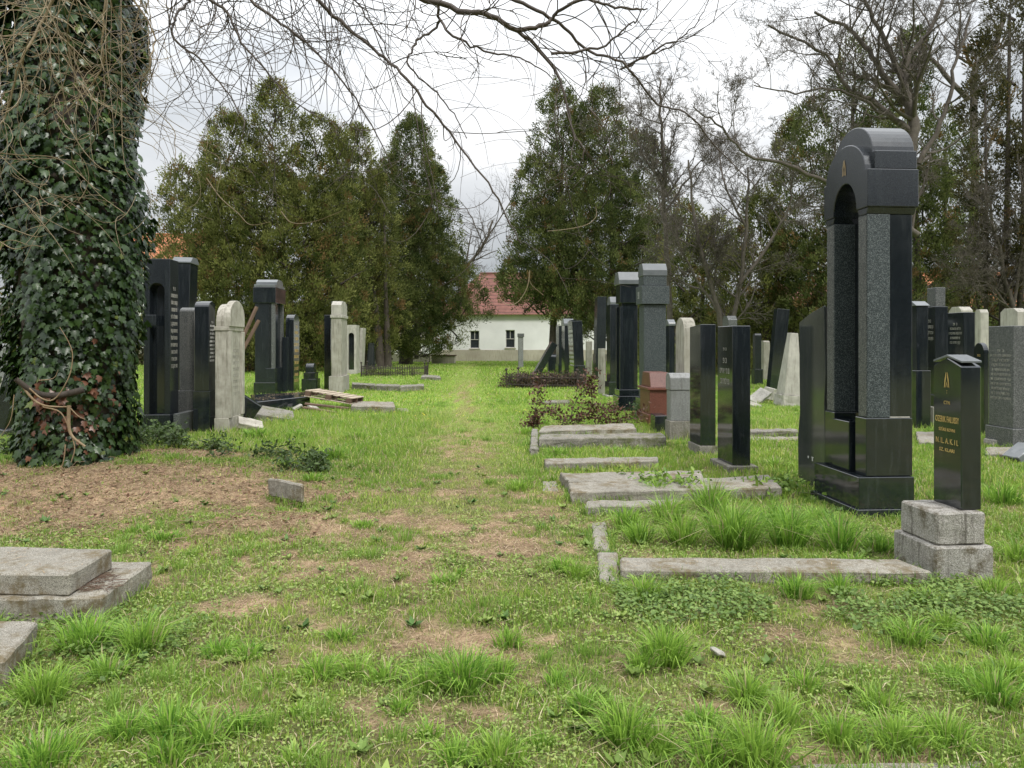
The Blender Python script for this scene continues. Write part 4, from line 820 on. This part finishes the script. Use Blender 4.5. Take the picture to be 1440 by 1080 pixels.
link('ivy', npmesh('ivy', V, Q, c_), 'ivyleaf', iv)
# vines over the ivy, dead stub
def lp(px, py, dy=-.85): yy_ = TY + dy; return Vector((X_(px, yy_) - TX, dy, hz(yy_, py)))
for q, r0, r1 in [
    ([(24, 532), (45, 560), (62, 570), (80, 572), (100, 572)], .022, .012), ([(24, 532), (40, 545), (60, 561), (78, 560), (97, 530), (102, 500), (96, 480), (84, 460)], .014, .006), ([(60, 572), (85, 580), (98, 605), (105, 630), (100, 650)], .013, .009),
    ([(97, 570), (97, 600), (103, 615), (120, 628)], .03, .02), ([(97, 572), (110, 585), (120, 590)], .01, .005), ([(55, 535), (75, 532), (82, 520)], .009, .004), ([(20, 555), (15, 590), (0, 615)], .008, .004), ([(92, 625), (90, 645), (86, 660)], .012, .006)]:
    tube_obj('vine', [(spline([lp(a, b) for a, b in q], 5), np.linspace(r0 * .65, r1 * .6, (len(q) - 1) * 5 + 1))], 'vine', iv, 6)
tube_obj('dead_stub', [(spline([lp(22, 533, -.92), lp(50, 552, -.8), lp(80, 556, -.72), lp(118, 548, -.6)], 4), np.linspace(.025, .035, 13))], 'bark', iv, 8)
for q_ in [(spline([Vector((-.1, 0, 5.3)), Vector((.1, -.1, 5.75)), Vector((.75, -.25, 5.86)), Vector((1.5, -.4, 6.15)), Vector((2.4, -.6, 6.9))], 6), np.linspace(.42, .15, 25)), (spline([Vector((0, 0, 5.4)), Vector((-.3, .2, 7)), Vector((-.6, .3, 9)), Vector((-.2, .5, 11.5))], 6), np.linspace(.5, .12, 19)),
    (spline([Vector((0, 0, 5.6)), Vector((.5, -1.0, 7.3)), Vector((1.6, -2.2, 8.2)), Vector((3.2, -2.8, 8.4)), Vector((5.4, -2.9, 7.6))], 6), np.linspace(.3, .07, 25)), (spline([Vector((0, -.1, 5.6)), Vector((-.3, -1.2, 7.0)), Vector((-.2, -2.4, 7.4)), Vector((.6, -3.0, 7.2))], 6), np.linspace(.24, .05, 19))]: tube_obj('limb', [q_], 'bark', iv, 12)
MAIN = [([(263, -60), (263, 0), (252, 27), (252, 60), (277, 80), (307, 117), (330, 150), (350, 183), (328, 237)], .016, 6.0), ([(280, -40), (297, 0), (320, 20), (340, 60), (367, 90), (400, 130), (457, 173)], .02, 6.2), ([(300, -60), (353, 0), (393, 30), (430, 60), (480, 113), (513, 160), (550, 233)], .02, 6.2),
        ([(400, -60), (447, 0), (480, 27), (523, 63), (567, 110), (603, 153), (640, 197), (687, 260), (713, 307), (733, 343)], .022, 6.0), ([(560, -60), (633, 0), (680, 23), (727, 37), (767, 28), (780, 15), (813, 5), (847, 8), (887, 22), (910, 12)], .030, 5.6), ([(727, 37), (770, 77), (790, 117), (807, 183), (820, 217), (803, 248)], .016, 5.6),
        ([(640, -50), (713, 0), (763, 27), (800, 43), (833, 67), (873, 97), (930, 140), (960, 163), (1015, 207), (1067, 259)], .02, 5.8), ([(620, -60), (617, 0), (615, 27), (590, 50), (578, 70), (578, 100), (613, 127), (637, 160), (657, 197)], .018, 6.0), ([(616, 20), (640, 57), (680, 70), (730, 80), (767, 97), (790, 117)], .013, 6.0),
        ([(775, 77), (843, 63), (880, 37), (900, 20), (910, -20)], .012, 5.6), ([(880, 90), (930, 70), (960, 48), (982, 30), (999, -10)], .01, 5.7), ([(873, 97), (900, 85), (940, 70), (985, 50)], .01, 5.8), ([(180, -50), (210, 40), (218, 90), (190, 130), (240, 180), (248, 235)], .012, 6.4), ([(90, -50), (60, 20), (35, 90), (10, 150), (0, 180)], .022, 6.6), ([(170, -30), (150, 40), (135, 95), (80, 155)], .02, 6.7), ([(480, -60), (500, 0), (540, 60), (560, 120), (600, 170)], .012, 6.3)]
mains = 0
tw = {'twig': [], 'tan': []}
def curly(p, d, L, r, curl, depth, lst):
    n_ = 9; pts = [p.copy()]; dd = d.normalized(); ax = rv().normalized() * curl; rr_ = [r]; dr = random.choice([-.02, -.05, -.09, .03])
    for i in range(n_):
        dd = (dd + ax.cross(dd) * .22 + Vector((0, 0, dr)) + rv(.04)).normalized(); pts.append(pts[-1] + dd * L / n_); rr_.append(max(r * (1 - .6 * i / n_), .0014))
    lst.append((pts, rr_))
    if depth > 0:
        for _ in range(depth):
            i = random.randint(2, n_ - 1); q = (pts[i] - pts[i - 1]).normalized(); curly(pts[i], q + rv().cross(q).normalized() * .9, L * random.uniform(.35, .7), r * .75, curl, depth - 2, lst)
hang = [Vector((5.4, -2.9, 7.6)), Vector((3.2, -2.8, 8.4)), Vector((1.6, -2.2, 8.2)), Vector((.6, -3.0, 7.2)), Vector((2.4, -.6, 6.9))]
for px, r0, Yd in MAIN:
    P = [Vector((X_(a, Yd) - TX, Yd - TY + random.uniform(-.12, .12), hz(Yd, b))) for a, b in px]
    ra_end = .3
    if px[0][1] < -10:
        s0 = min(hang, key=lambda h_: (h_ - P[0]).length); P = [s0, (s0 + P[0]) / 2 + Vector((0, 0, .25))] + P
    Pp = spline(P, 5); nn = len(Pp); ra = list(np.linspace(r0 * .95, r0 * .2, nn))
    for i in range(2, nn - 1): Pp[i] += rv(.006)
    br_ = tube_obj('branch', [(Pp, ra)], 'twig' if px[0][0] > 240 else 'tan', iv, 6); mains += 1  # dark before the sky, tan before the ivy: backlighting set by colour
    lst = []
    for _ in range((22 if px[0][0] < 600 else 9) if r0 < .03 else 24):
        i = random.randint(6 if len(Pp) > 40 else 3, nn - 2); q = (Pp[i + 1] - Pp[i]).normalized(); side = rv().cross(q).normalized()
        curly(Pp[i], q * .7 + side, random.uniform(.4, 1.2), min(ra[i] * .5, .0055), random.uniform(.3, 1.5), random.choice([0, 1, 2, 2, 3]), lst)
    tube_obj('twigs', lst, 'twig' if px[0][0] > 240 else 'tan', br_, 3)
# finer sprays hanging in from above
for _ in range(70):
    px = random.choice([random.uniform(200, 620), random.uniform(240, 500), random.uniform(0, 240)]); Yd = random.uniform(5.6, 6.9)
    p = Vector((X_(px, Yd) - TX, Yd - TY, hz(Yd, -random.uniform(5, 60)))); curly(p, Vector((random.uniform(-.7, .7), random.uniform(-.3, .3), -1)), random.uniform(.7, 1.7), random.uniform(.003, .0055), random.uniform(.3, 1.4), random.choice([1, 2, 3]), tw['twig' if px > 215 else 'tan'])
for _ in range(75):
    px = random.uniform(-40, 215); py = random.uniform(-30, 190) if random.random() < .8 else random.uniform(150, 330); Yd = random.uniform(6.2, 7.0)
    p = Vector((X_(px, Yd) - TX, Yd - TY, hz(Yd, py))); curly(p, rv() * Vector((1, .4, .7)), random.uniform(.5, 1.2), random.uniform(.003, .005), random.uniform(.4, 1.6), random.choice([0, 1, 2]), tw['tan'])
for q in [[(0, 340), (20, 350), (45, 345), (62, 348)], [(0, 315), (25, 325), (50, 333), (66, 330)], [(0, 352), (6, 340), (20, 338), (40, 345)], [(0, 215), (30, 218), (70, 220), (90, 228), (110, 243), (130, 262), (140, 268)], [(80, 160), (100, 185), (120, 215), (145, 238), (170, 243)], [(42, 275), (52, 280), (57, 300), (55, 320), (35, 345)], [(170, 0), (171, 100), (172, 200), (178, 240), (190, 255)], [(290, 250), (310, 278), (335, 300), (352, 316), (380, 312)], [(395, 297), (410, 313), (440, 312), (480, 297)]]:
    Yd = 6.6; pp = [Vector((X_(a, Yd) - TX, Yd - TY, hz(Yd, b))) for a, b in q]; s_ = spline(pp, 5); tw['tan'].append((s_, list(np.linspace(.006, .003, len(s_)))))
for q in [[(745, 380), (741, 405), (728, 425), (712, 428), (700, 415)], [(745, 380), (746, 398), (764, 415)], [(838, 290), (838, 305), (825, 316), (800, 322), (770, 325)]]:
    Yd = 6.0; pp = [Vector((X_(a, Yd) - TX, Yd - TY, hz(Yd, b))) for a, b in q]; s_ = spline(pp, 5); tw['tan'].append((s_, list(np.linspace(.004, .0025, len(s_)))))
tube_obj('twigs', tw['twig'], 'twig', iv, 3); tube_obj('twigs', tw['tan'], 'tan', iv, 3)

# ------------------------------------------------------------ background trees
OL = ((.045, .064, .016), (.25, .26, .08)); DK = ((.036, .058, .018), (.19, .215, .07))
conifer('broad olive-green evergreen with lobed crown behind the left gravestones', 38, 352, 22, [(385, 120, 520, 74, 0), (440, 158, 510, 68, .6), (474, 180, 505, 46, .2), (330, 165, 520, 66, -.4), (283, 166, 510, 30, 1.2), (245, 225, 495, 62, .8), (300, 255, 505, 95, .4), (370, 230, 520, 110, .3), (430, 260, 520, 85, -.7)], OL, .62, .16, trunks=[(352, 26, 300, 375), (392, 15, 330, 400)])
conifer('slim pointed evergreen to the left of the white cottage', 50, 571, 24, [(580, 166, 500, 60, 0), (555, 225, 500, 62, -.5), (606, 235, 458, 55, .5), (645, 368, 452, 48, -.3), (590, 300, 495, 76, 0)], DK, .8, .16, trunks=[(571, 24, 260, 582)])
conifer('narrow evergreen with dark forked trunk beside the pointed one', 44, 530, 20, [(503, 183, 480, 46, 0), (525, 240, 490, 50, .5), (480, 250, 500, 56, .3)], OL, .8, .18, trunks=[(534, 18, 250, 510), (545, 14, 300, 540), (517, 12, 330, 500)])
conifer('tall evergreen right of the white cottage with open lower branches', 45, 776, 12, [(785, 120, 430, 60, 0), (850, 122, 470, 72, .5), (820, 150, 440, 72, 0), (760, 220, 428, 62, 0), (905, 183, 490, 64, .8), (768, 290, 432, 76, -.4), (855, 250, 465, 102, -.7), (735, 365, 425, 42, -.9), (790, 385, 445, 46, -.4), (850, 370, 470, 60, .2), (925, 300, 505, 64, .4)], DK, .62, .16, trunks=[(776, 15, 200, 792), (860, 14, 220, 860)])
conifer('dull evergreen low behind the speckled monument', 36, 985, 12, [(965, 290, 520, 55, 0), (1010, 310, 530, 55, .5), (925, 380, 520, 45, .5)], OL, .8, .36, trunks=[(985, 14, 330, 990)])
conifer('mid-sized olive evergreen behind the leaning black slab', 34, 1075, 14, [(1070, 270, 545, 62, 0), (1125, 160, 535, 52, .8), (1040, 350, 540, 60, 0), (1110, 330, 545, 70, 0)], OL, .8, .36, trunks=[(1075, 16, 320, 1085)])
conifer('tall loose evergreen left of the arch monument top', 32, 1190, 18, [(1200, 55, 520, 58, 0), (1150, 130, 520, 58, .5), (1240, 160, 540, 66, .5), (1180, 300, 540, 80, 0)], DK, .6, .36, trunks=[(1190, 18, 120, 1200)])
conifer('tall loose evergreen directly behind the arch monument', 35, 1290, 18, [(1280, 40, 540, 52, 0), (1335, 150, 545, 66, .4), (1290, 230, 550, 80, -.5), (1330, 330, 550, 66, 0)], DK, .6, .36, trunks=[(1295, 20, 120, 1280), (1325, 12, 200, 1330)])
conifer('darkest evergreen filling the upper right corner', 27, 1415, 22, [(1430, -120, 520, 70, 0), (1395, 40, 540, 50, .6), (1445, 200, 560, 80, -.5)], ((.045, .05, .022), (.13, .115, .05)), .42, .34, trunks=[(1410, 16, 20, 1420), (1435, 14, 60, 1440), (1388, 10, 120, 1385)])
conifer('evergreen seen past the left side of the ivy trunk', 26, -20, 16, [(-30, 150, 520, 90, 0)], DK, .8, .3)
conifer('round dark evergreen shrub behind the far right stones', 38, 1370, 8, [(1365, 375, 540, 45, 0), (1330, 400, 540, 40, 0)], DK, .8, .35, trunks=[(1370, 8, 420, 1370)])
# bare trees
bare_tree('big bare tree spreading grey branches above the arch monument', 22, 1290, [([(1262, 560), (1262, 400), (1268, 290), (1284, 193), (1278, 148), (1270, 118)], .21, .13), ([(1278, 148), (1245, 110), (1222, 72), (1195, 42), (1145, 17)], .11, .035), ([(1288, 190), (1255, 165), (1220, 138), (1190, 122), (1160, 78), (1080, 35)], .10, .03), ([(1270, 118), (1276, 85), (1310, 40), (1330, -20)], .10, .04),
    ([(1205, 275, -.4), (1173, 261, -.5), (1108, 233, -.6), (1052, 218, -.6), (1015, 180, -.6), (975, 150, -.6)], .075, .02), ([(1290, 330, 0), (1250, 300, -.3), (1205, 275, -.4)], .10, .075), ([(1275, 125), (1240, 45), (1215, 0), (1210, -40)], .08, .03), ([(1250, 162, -.3), (1180, 125, -.5), (1120, 130, -.7), (1060, 120, -.6)], .05, .015), ([(1292, 230), (1330, 160), (1340, 100), (1365, 20)], .08, .03)], 9, 2.6)
bare_tree('pale-barked bare tree at upper right with forked crown', 37, 1372, [([(1350, 530), (1340, 470), (1362, 380), (1371, 250), (1369, 137), (1373, 93), (1397, 70), (1412, 20)], .26, .11), ([(1362, 140), (1310, 85), (1290, 55), (1265, 40)], .13, .04), ([(1369, 93), (1345, 75), (1350, 30), (1345, -20)], .07, .03), ([(1345, 440), (1385, 385), (1400, 340)], .10, .04), ([(1371, 260), (1400, 180), (1430, 120)], .09, .03)], 8, 2.5)
bare_tree('leaning bare tree trunk in the gap beside the white cottage', 55, 598, [([(585, 505), (592, 440), (612, 415), (650, 380), (680, 345), (693, 310)], .2, .07), ([(640, 390), (660, 370), (700, 352)], .08, .03), ([(680, 345), (660, 300), (645, 280)], .05, .02), ([(672, 355), (725, 270), (735, 220)], .06, .02)], 12, 3.2, spec=[(0, 0, 0, 0), (6, .5, 7, .14), (5, .5, 5, .18), (4, .5, 4, .2)])
bare_tree('slender bare tree between the tall evergreen and the arch monument', 30, 935, [([(945, 520), (940, 400), (935, 300), (932, 220), (929, 150), (928, 110)], .13, .03), ([(932, 260), (900, 210), (880, 160)], .05, .015), ([(935, 300), (975, 240), (1000, 215)], .05, .015)], 16, 2.2)
bare_tree('many-stemmed bare tree behind the pale round-topped stone', 28, 1030, [([(1020, 530), (1010, 440), (985, 350), (975, 290), (968, 225)], .12, .03), ([(1020, 500), (1040, 400), (1050, 300), (1052, 235)], .10, .03), ([(1010, 440), (960, 360), (950, 310)], .06, .02), ([(1040, 400), (1090, 330), (1110, 290), (1115, 240)], .07, .02), ([(1050, 320), (1020, 260), (1010, 200)], .05, .015)], 14, 2.2)
bare_tree('thin bare tree growing just right of the arch monument', 26, 1420, [([(1440, 560), (1425, 440), (1400, 330), (1385, 260)], .10, .03), ([(1425, 440), (1390, 400), (1350, 390)], .05, .015), ([(1425, 430), (1440, 300), (1430, 210)], .06, .02)], 18, 2.0, mat='greybark')
bare_tree('bare tree whose top shows between the two left evergreens', 50, 500, [([(520, 520), (518, 400), (520, 300), (522, 215)], .15, .03)], 16, 2.4)

# ------------------------------------------------------------ far tree line and added trees behind the camera
ft = Acc(); n = 45000; x = RNG.uniform(-110, 110, n); y = RNG.uniform(95, 110, n); z = RNG.random(n) ** 1.3 * (3.5 + 5 * vn(x, x * 0, .12, 71)); x[:16000] = RNG.uniform(-45, 45, 16000); y[:16000] = RNG.uniform(-24, -17, 16000); z[:16000] = RNG.random(16000) * (7 + 6 * vn(x[:16000], x[:16000] * 0, .2, 73)); kk = RNG.random((n, 1))  # part is unseen trees added behind the camera to darken the stones' reflections
V, Q, c_ = leafcards(np.stack([x, y, z], 1), unit(n) + np.array([0, 0, .5]), unit(n), RNG.uniform(.6, 1.3, n), RNG.uniform(.3, .7, n), np.array((.05, .05, .03)) * (1 - kk) + np.array((.11, .10, .07)) * kk)
tag(link('far_and_rear_wood', npmesh('far_and_rear_wood', V, Q, c_), 'needle'), 'distant dull wood behind the houses, with unseen trees added behind the camera', 'wood', None, 'stuff')
for x0, x1, Yb, hh_, lab in [(900, 1150, 44, 3.4, 'dark hedge under the middle right trees'), (1150, 1480, 40, 3.6, 'dark hedge under the right-hand trees'), (-60, 470, 48, 3.0, 'dark hedge behind the left gravestones')]:
    n = 26000; x = RNG.uniform(X_(x0, Yb), X_(x1, Yb), n); y = Yb + RNG.normal(0, .7, n); z = RNG.random(n) ** .9 * hh_ * (.55 + .6 * vn(x, x * 0, .6, 72)); kk = RNG.random((n, 1))
    V, Q, c_ = leafcards(np.stack([x, y, z], 1), unit(n) + np.array([0, 0, .5]), unit(n), RNG.uniform(.15, .4, n), RNG.uniform(.08, .2, n), np.array((.045, .045, .022)) * (1 - kk) + np.array((.12, .105, .055)) * kk)
    tag(link('hedge', npmesh('hedge', V, Q, c_), 'needle'), lab, 'hedge', None, None)

# ------------------------------------------------------------ cottage and houses
m, n, b = nt('lime_washed_wall'); tc = n.nodes.new('ShaderNodeTexCoord'); col = mixc(n, ramp(n, noise(n, tc.outputs['Object'], .7, 6, .6), .3, .7), (.72, .71, .71), (.84, .83, .83)); n.links.new(col, b.inputs['Base Color']); b.inputs['Roughness'].default_value = .9; M['wall'] = m
M['plinthwall'] = stone_mat('stained_plinth_render', (.36, .32, .26), (.50, .46, .38), .9, .8, None, 0, (.28, .24, .18), None, .2)
M['glass'] = plain('dark_window_glass', (.03, .035, .04), .08); M['frame'] = plain('white_window_frame', (.6, .58, .55), .5)
def tile_mat(name, c1, c2, dark):
    m, n, b = nt(name); tc = n.nodes.new('ShaderNodeTexCoord'); sx = n.nodes.new('ShaderNodeSeparateXYZ'); n.links.new(tc.outputs['Object'], sx.inputs[0])
    w_ = N(n, 'ShaderNodeMath', operation='MULTIPLY'); n.links.new(sx.outputs[2], w_.inputs[0]); w_.inputs[1].default_value = 3.4
    fr = N(n, 'ShaderNodeMath', operation='FRACT'); n.links.new(w_.outputs[0], fr.inputs[0])
    col = mixc(n, ramp(n, noise(n, tc.outputs['Object'], 2.5, 6), .3, .7), c1, c2); col = mixc(n, ramp(n, fr.outputs[0], .78, .92), col, dark); n.links.new(col, b.inputs['Base Color']); b.inputs['Roughness'].default_value = .85
    return m
M['tile'] = tile_mat('red_clay_tiles', (.14, .055, .042), (.23, .10, .075), (.07, .03, .025)); M['otile'] = tile_mat('orange_clay_tiles', (.36, .12, .05), (.46, .18, .09), (.3, .1, .05))
def house(name, label, Y, x0, x1, eave, ridge, depth, wins, hipl=0, hipr=0, tile='tile', wall='wall', plinth=True, ypl=492):
    A = X_(x0, Y); Bx = X_(x1, Y); c = Vector(((A + Bx) / 2, Y + depth / 2, 0)); W = Bx - A; r = empty(name, c); tag(r, label, 'house')
    he = hz(Y, eave); hr = 1.5 + (481 - ridge) / F * (Y + depth / 2); zp = hz(Y, ypl)
    holes = [((X_(a, Y) - c.x), (X_(b_, Y) - c.x), hz(Y, d_), hz(Y, t_)) for a, b_, t_, d_ in wins]
    bm = MB(); fy = -depth / 2
    xsx = sorted(set([-W / 2, W / 2] + [v for h in holes for v in h[:2]])); zs = sorted(set([-.2, he] + [v for h in holes for v in h[2:]]))
    for i in range(len(xsx) - 1):
        for j in range(len(zs) - 1):
            cx, cz = (xsx[i] + xsx[i + 1]) / 2, (zs[j] + zs[j + 1]) / 2
            if any(h[0] < cx < h[1] and h[2] < cz < h[3] for h in holes): continue
            bm.box(xsx[i], xsx[i + 1], fy, fy + .3, zs[j], zs[j + 1], 0)
    bm.box(-W / 2, -W / 2 + .3, fy + .301, depth / 2, -.2, he, 0); bm.box(W / 2 - .3, W / 2, fy + .301, depth / 2, -.2, he, 0); bm.box(-W / 2 + .301, W / 2 - .301, depth / 2 - .3, depth / 2, -.2, he, 0)
    bmesh.ops.remove_doubles(bm.bm, verts=bm.bm.verts, dist=.0005); bm.build('wall', wall, r)
    if plinth: MB().box(-W / 2 - .04, W / 2 + .04, fy - .04, fy - .002, -.2, zp, .01).build('plinth', 'plinthwall', r)
    for h in holes:
        wf = MB(); e = .05
        for q in ((h[0], h[0] + e, h[2], h[3]), (h[1] - e, h[1], h[2], h[3]), (h[0] + e, h[1] - e, h[2], h[2] + e), (h[0] + e, h[1] - e, h[3] - e, h[3]), (h[0] + e, h[1] - e, (h[2] + h[3]) / 2 - .02, (h[2] + h[3]) / 2 + .02), ((h[0] + h[1]) / 2 - .02, (h[0] + h[1]) / 2 + .02, (h[2] + h[3]) / 2 + .021, h[3] - e)):
            wf.box(q[0], q[1], fy + .12, fy + .17, q[2], q[3], 0)
        wo = wf.build('window', 'frame', r); MB().box(h[0], h[1], fy + .18, fy + .2, h[2], h[3], 0).build('pane', 'glass', wo)
        MB().box(h[0] - .08, h[1] + .08, fy - .07, fy + .1, h[2] - .07, h[2] - .003, 0).build('sill', 'plinthwall', wo)
    o_ = .35; e0 = he - .02; v = [(-W / 2 - o_, fy - o_, e0), (W / 2 + o_, fy - o_, e0), (W / 2 + o_, depth / 2 + o_, e0), (-W / 2 - o_, depth / 2 + o_, e0), (-W / 2 - o_ + hipl, 0, hr), (W / 2 + o_ - hipr, 0, hr)]
    me = bpy.data.meshes.new('roof'); me.from_pydata(v, [], [(0, 1, 5, 4), (2, 3, 4, 5), (1, 2, 5), (3, 0, 4), (3, 2, 1, 0)]); link('roof', me, M[tile], r)
    MB().bar((-W / 2 - o_ + hipl, 0, hr + .03), (W / 2 + o_ - hipr, 0, hr + .03), .1, 8).build('ridge_tiles', tile, r)
    return r
house('cottage', 'white cottage with two dark windows and red tiled roof at the end of the path', 58, 614, 880, 442, 385, 8, [(661, 674, 465, 490), (711, 724, 464, 489), (800, 813, 464, 489)], 3.6, 3.6)
house('house', 'house with an orange tiled roof peeping over the stones left', 62, 60, 262, 378, 330, 9, [(215, 232, 400, 425), (110, 127, 400, 425)], 0, 0, 'otile')
house('house', 'pinkish roofed house glimpsed through branches at the right', 66, 1120, 1215, 430, 402, 7, [(1150, 1160, 440, 460)], 0, 0, 'tile')
house('house', 'pale house glimpsed between trunks at the far right', 60, 1325, 1450, 432, 385, 8, [(1345, 1358, 440, 462)], 0, 0, 'otile')
bl = MB(); bl.box(-.8, .8, -.5, .5, -.1, .52).build('stone_block', 'plinthwall'); o = C.objects['stone_block.001']; p = at(624, 511); o.location = p; tag(o, 'low plastered box with dark lid by the cottage corner', 'well box')
MB().box(-.88, .88, -.56, .56, .522, .60).build('lid', 'beam', o)
# boundary: low wall with railings and a pale garage
wl = empty('boundary_wall', (X_(520, 56), 56, 0)); tag(wl, 'low grey boundary wall topped by thin metal railings', 'wall'); W = 190 / F * 56
MB().box(-W / 2, W / 2, -.12, .12, -.1, .62).build('wall_base', 'plinthwall', wl)
f = MB()
for i in range(60): f.bar((-W / 2 + .1 + i * (W - .2) / 59, 0, .6), (-W / 2 + .1 + i * (W - .2) / 59, 0, 1.6), .012, 4)
f.bar((-W / 2, 0, 1.55), (W / 2, 0, 1.55), .02, 4); f.build('railing', 'iron', wl)
for i in range(5): MB().bar((-W / 2 + .1 + i * (W - .2) / 4, 0, .5), (-W / 2 + .1 + i * (W - .2) / 4, 0, 2.4), .05, 6).build('post', 'iron', wl)
house('garage', 'pale low garage beyond the boundary wall', 64, 545, 606, 478, 470, 5, [(560, 572, 484, 494), (580, 592, 484, 494)], 0, 0, 'plinthwall', 'wall', True, 500)
sg = empty('sign_pole', (X_(604, 55), 55, 0)); tag(sg, 'small teal and white sign on a thin pole left of the cottage', 'sign')
MB().bar((0, 0, 0), (0, 0, 2.6), .03, 6).build('pole', 'iron', sg); M['teal'] = plain('teal_paint', (.08, .35, .33), .5); MB().box(-.3, .35, -.05, -.035, 1.9, 2.6).build('panel', 'teal', sg); MB().box(-.3, .35, -.05, -.035, 1.3, 1.88).build('panel', 'frame', sg)

# ------------------------------------------------------------ sky, light, camera
w = bpy.data.worlds.new('World'); bpy.context.scene.world = w; w.use_nodes = True; n = w.node_tree; bg = n.nodes['Background']; tc = n.nodes.new('ShaderNodeTexCoord')
SUN_EL, SUN_AZ = 52, 150
sky = n.nodes.new('ShaderNodeTexSky'); sky.sky_type = 'NISHITA'; sky.sun_disc = False; sky.sun_elevation = R(SUN_EL); sky.sun_rotation = R(SUN_AZ)
mp = n.nodes.new('ShaderNodeMapping'); mp.inputs['Scale'].default_value = (1, 1, 2.6); n.links.new(tc.outputs['Generated'], mp.inputs[0])
cl = noise(n, mp.outputs[0], 2.3, 7, .5); cloud = mixc(n, ramp(n, cl, .36, .64), (4.9, 5.2, 5.5), (8.8, 8.85, 8.9))
sx = n.nodes.new('ShaderNodeSeparateXYZ'); n.links.new(tc.outputs['Generated'], sx.inputs[0])
g = n.nodes.new('ShaderNodeMapRange'); g.inputs[1].default_value = .0; g.inputs[2].default_value = .9; g.inputs[3].default_value = .33; g.inputs[4].default_value = 2.1; n.links.new(sx.outputs[2], g.inputs[0])
cm = n.nodes.new('ShaderNodeVectorMath'); cm.operation = 'SCALE'; n.links.new(cloud, cm.inputs[0]); n.links.new(g.outputs[0], cm.inputs['Scale'])
fin = mixc(n, .95, sky.outputs[0], cm.outputs[0]); n.links.new(fin, bg.inputs[0]); bg.inputs[1].default_value = .095
sl = bpy.data.lights.new('sun', 'SUN'); sl.energy = 1.5; sl.angle = R(12); sl.color = (1, .97, .92); so = bpy.data.objects.new('sun', sl); C.objects.link(so)
az = R(SUN_AZ); dv = Vector((math.sin(az) * math.cos(R(SUN_EL)), math.cos(az) * math.cos(R(SUN_EL)), math.sin(R(SUN_EL)))); so.rotation_euler = dv.to_track_quat('Z', 'Y').to_euler(); so.location = (0, 0, 20)
cd = bpy.data.cameras.new('camera'); cam = bpy.data.objects.new('camera', cd); C.objects.link(cam); cam.location = (0, 0, H); cam.rotation_euler = (R(90), 0, 0)
cd.sensor_width = 36; cd.lens = 36 * F / 1440; cd.shift_y = -(540 - HOR) / 1440; cd.clip_start = .05; cd.clip_end = 1000
sc = bpy.context.scene; sc.camera = cam; sc.render.resolution_x = 1024; sc.render.resolution_y = 768
sc.view_settings.view_transform = 'Standard'; sc.view_settings.look = 'None'; sc.view_settings.exposure = 0.75; sc.view_settings.gamma = 1
sc.cycles.max_bounces = 6; sc.cycles.diffuse_bounces = 3; sc.cycles.use_denoising = True
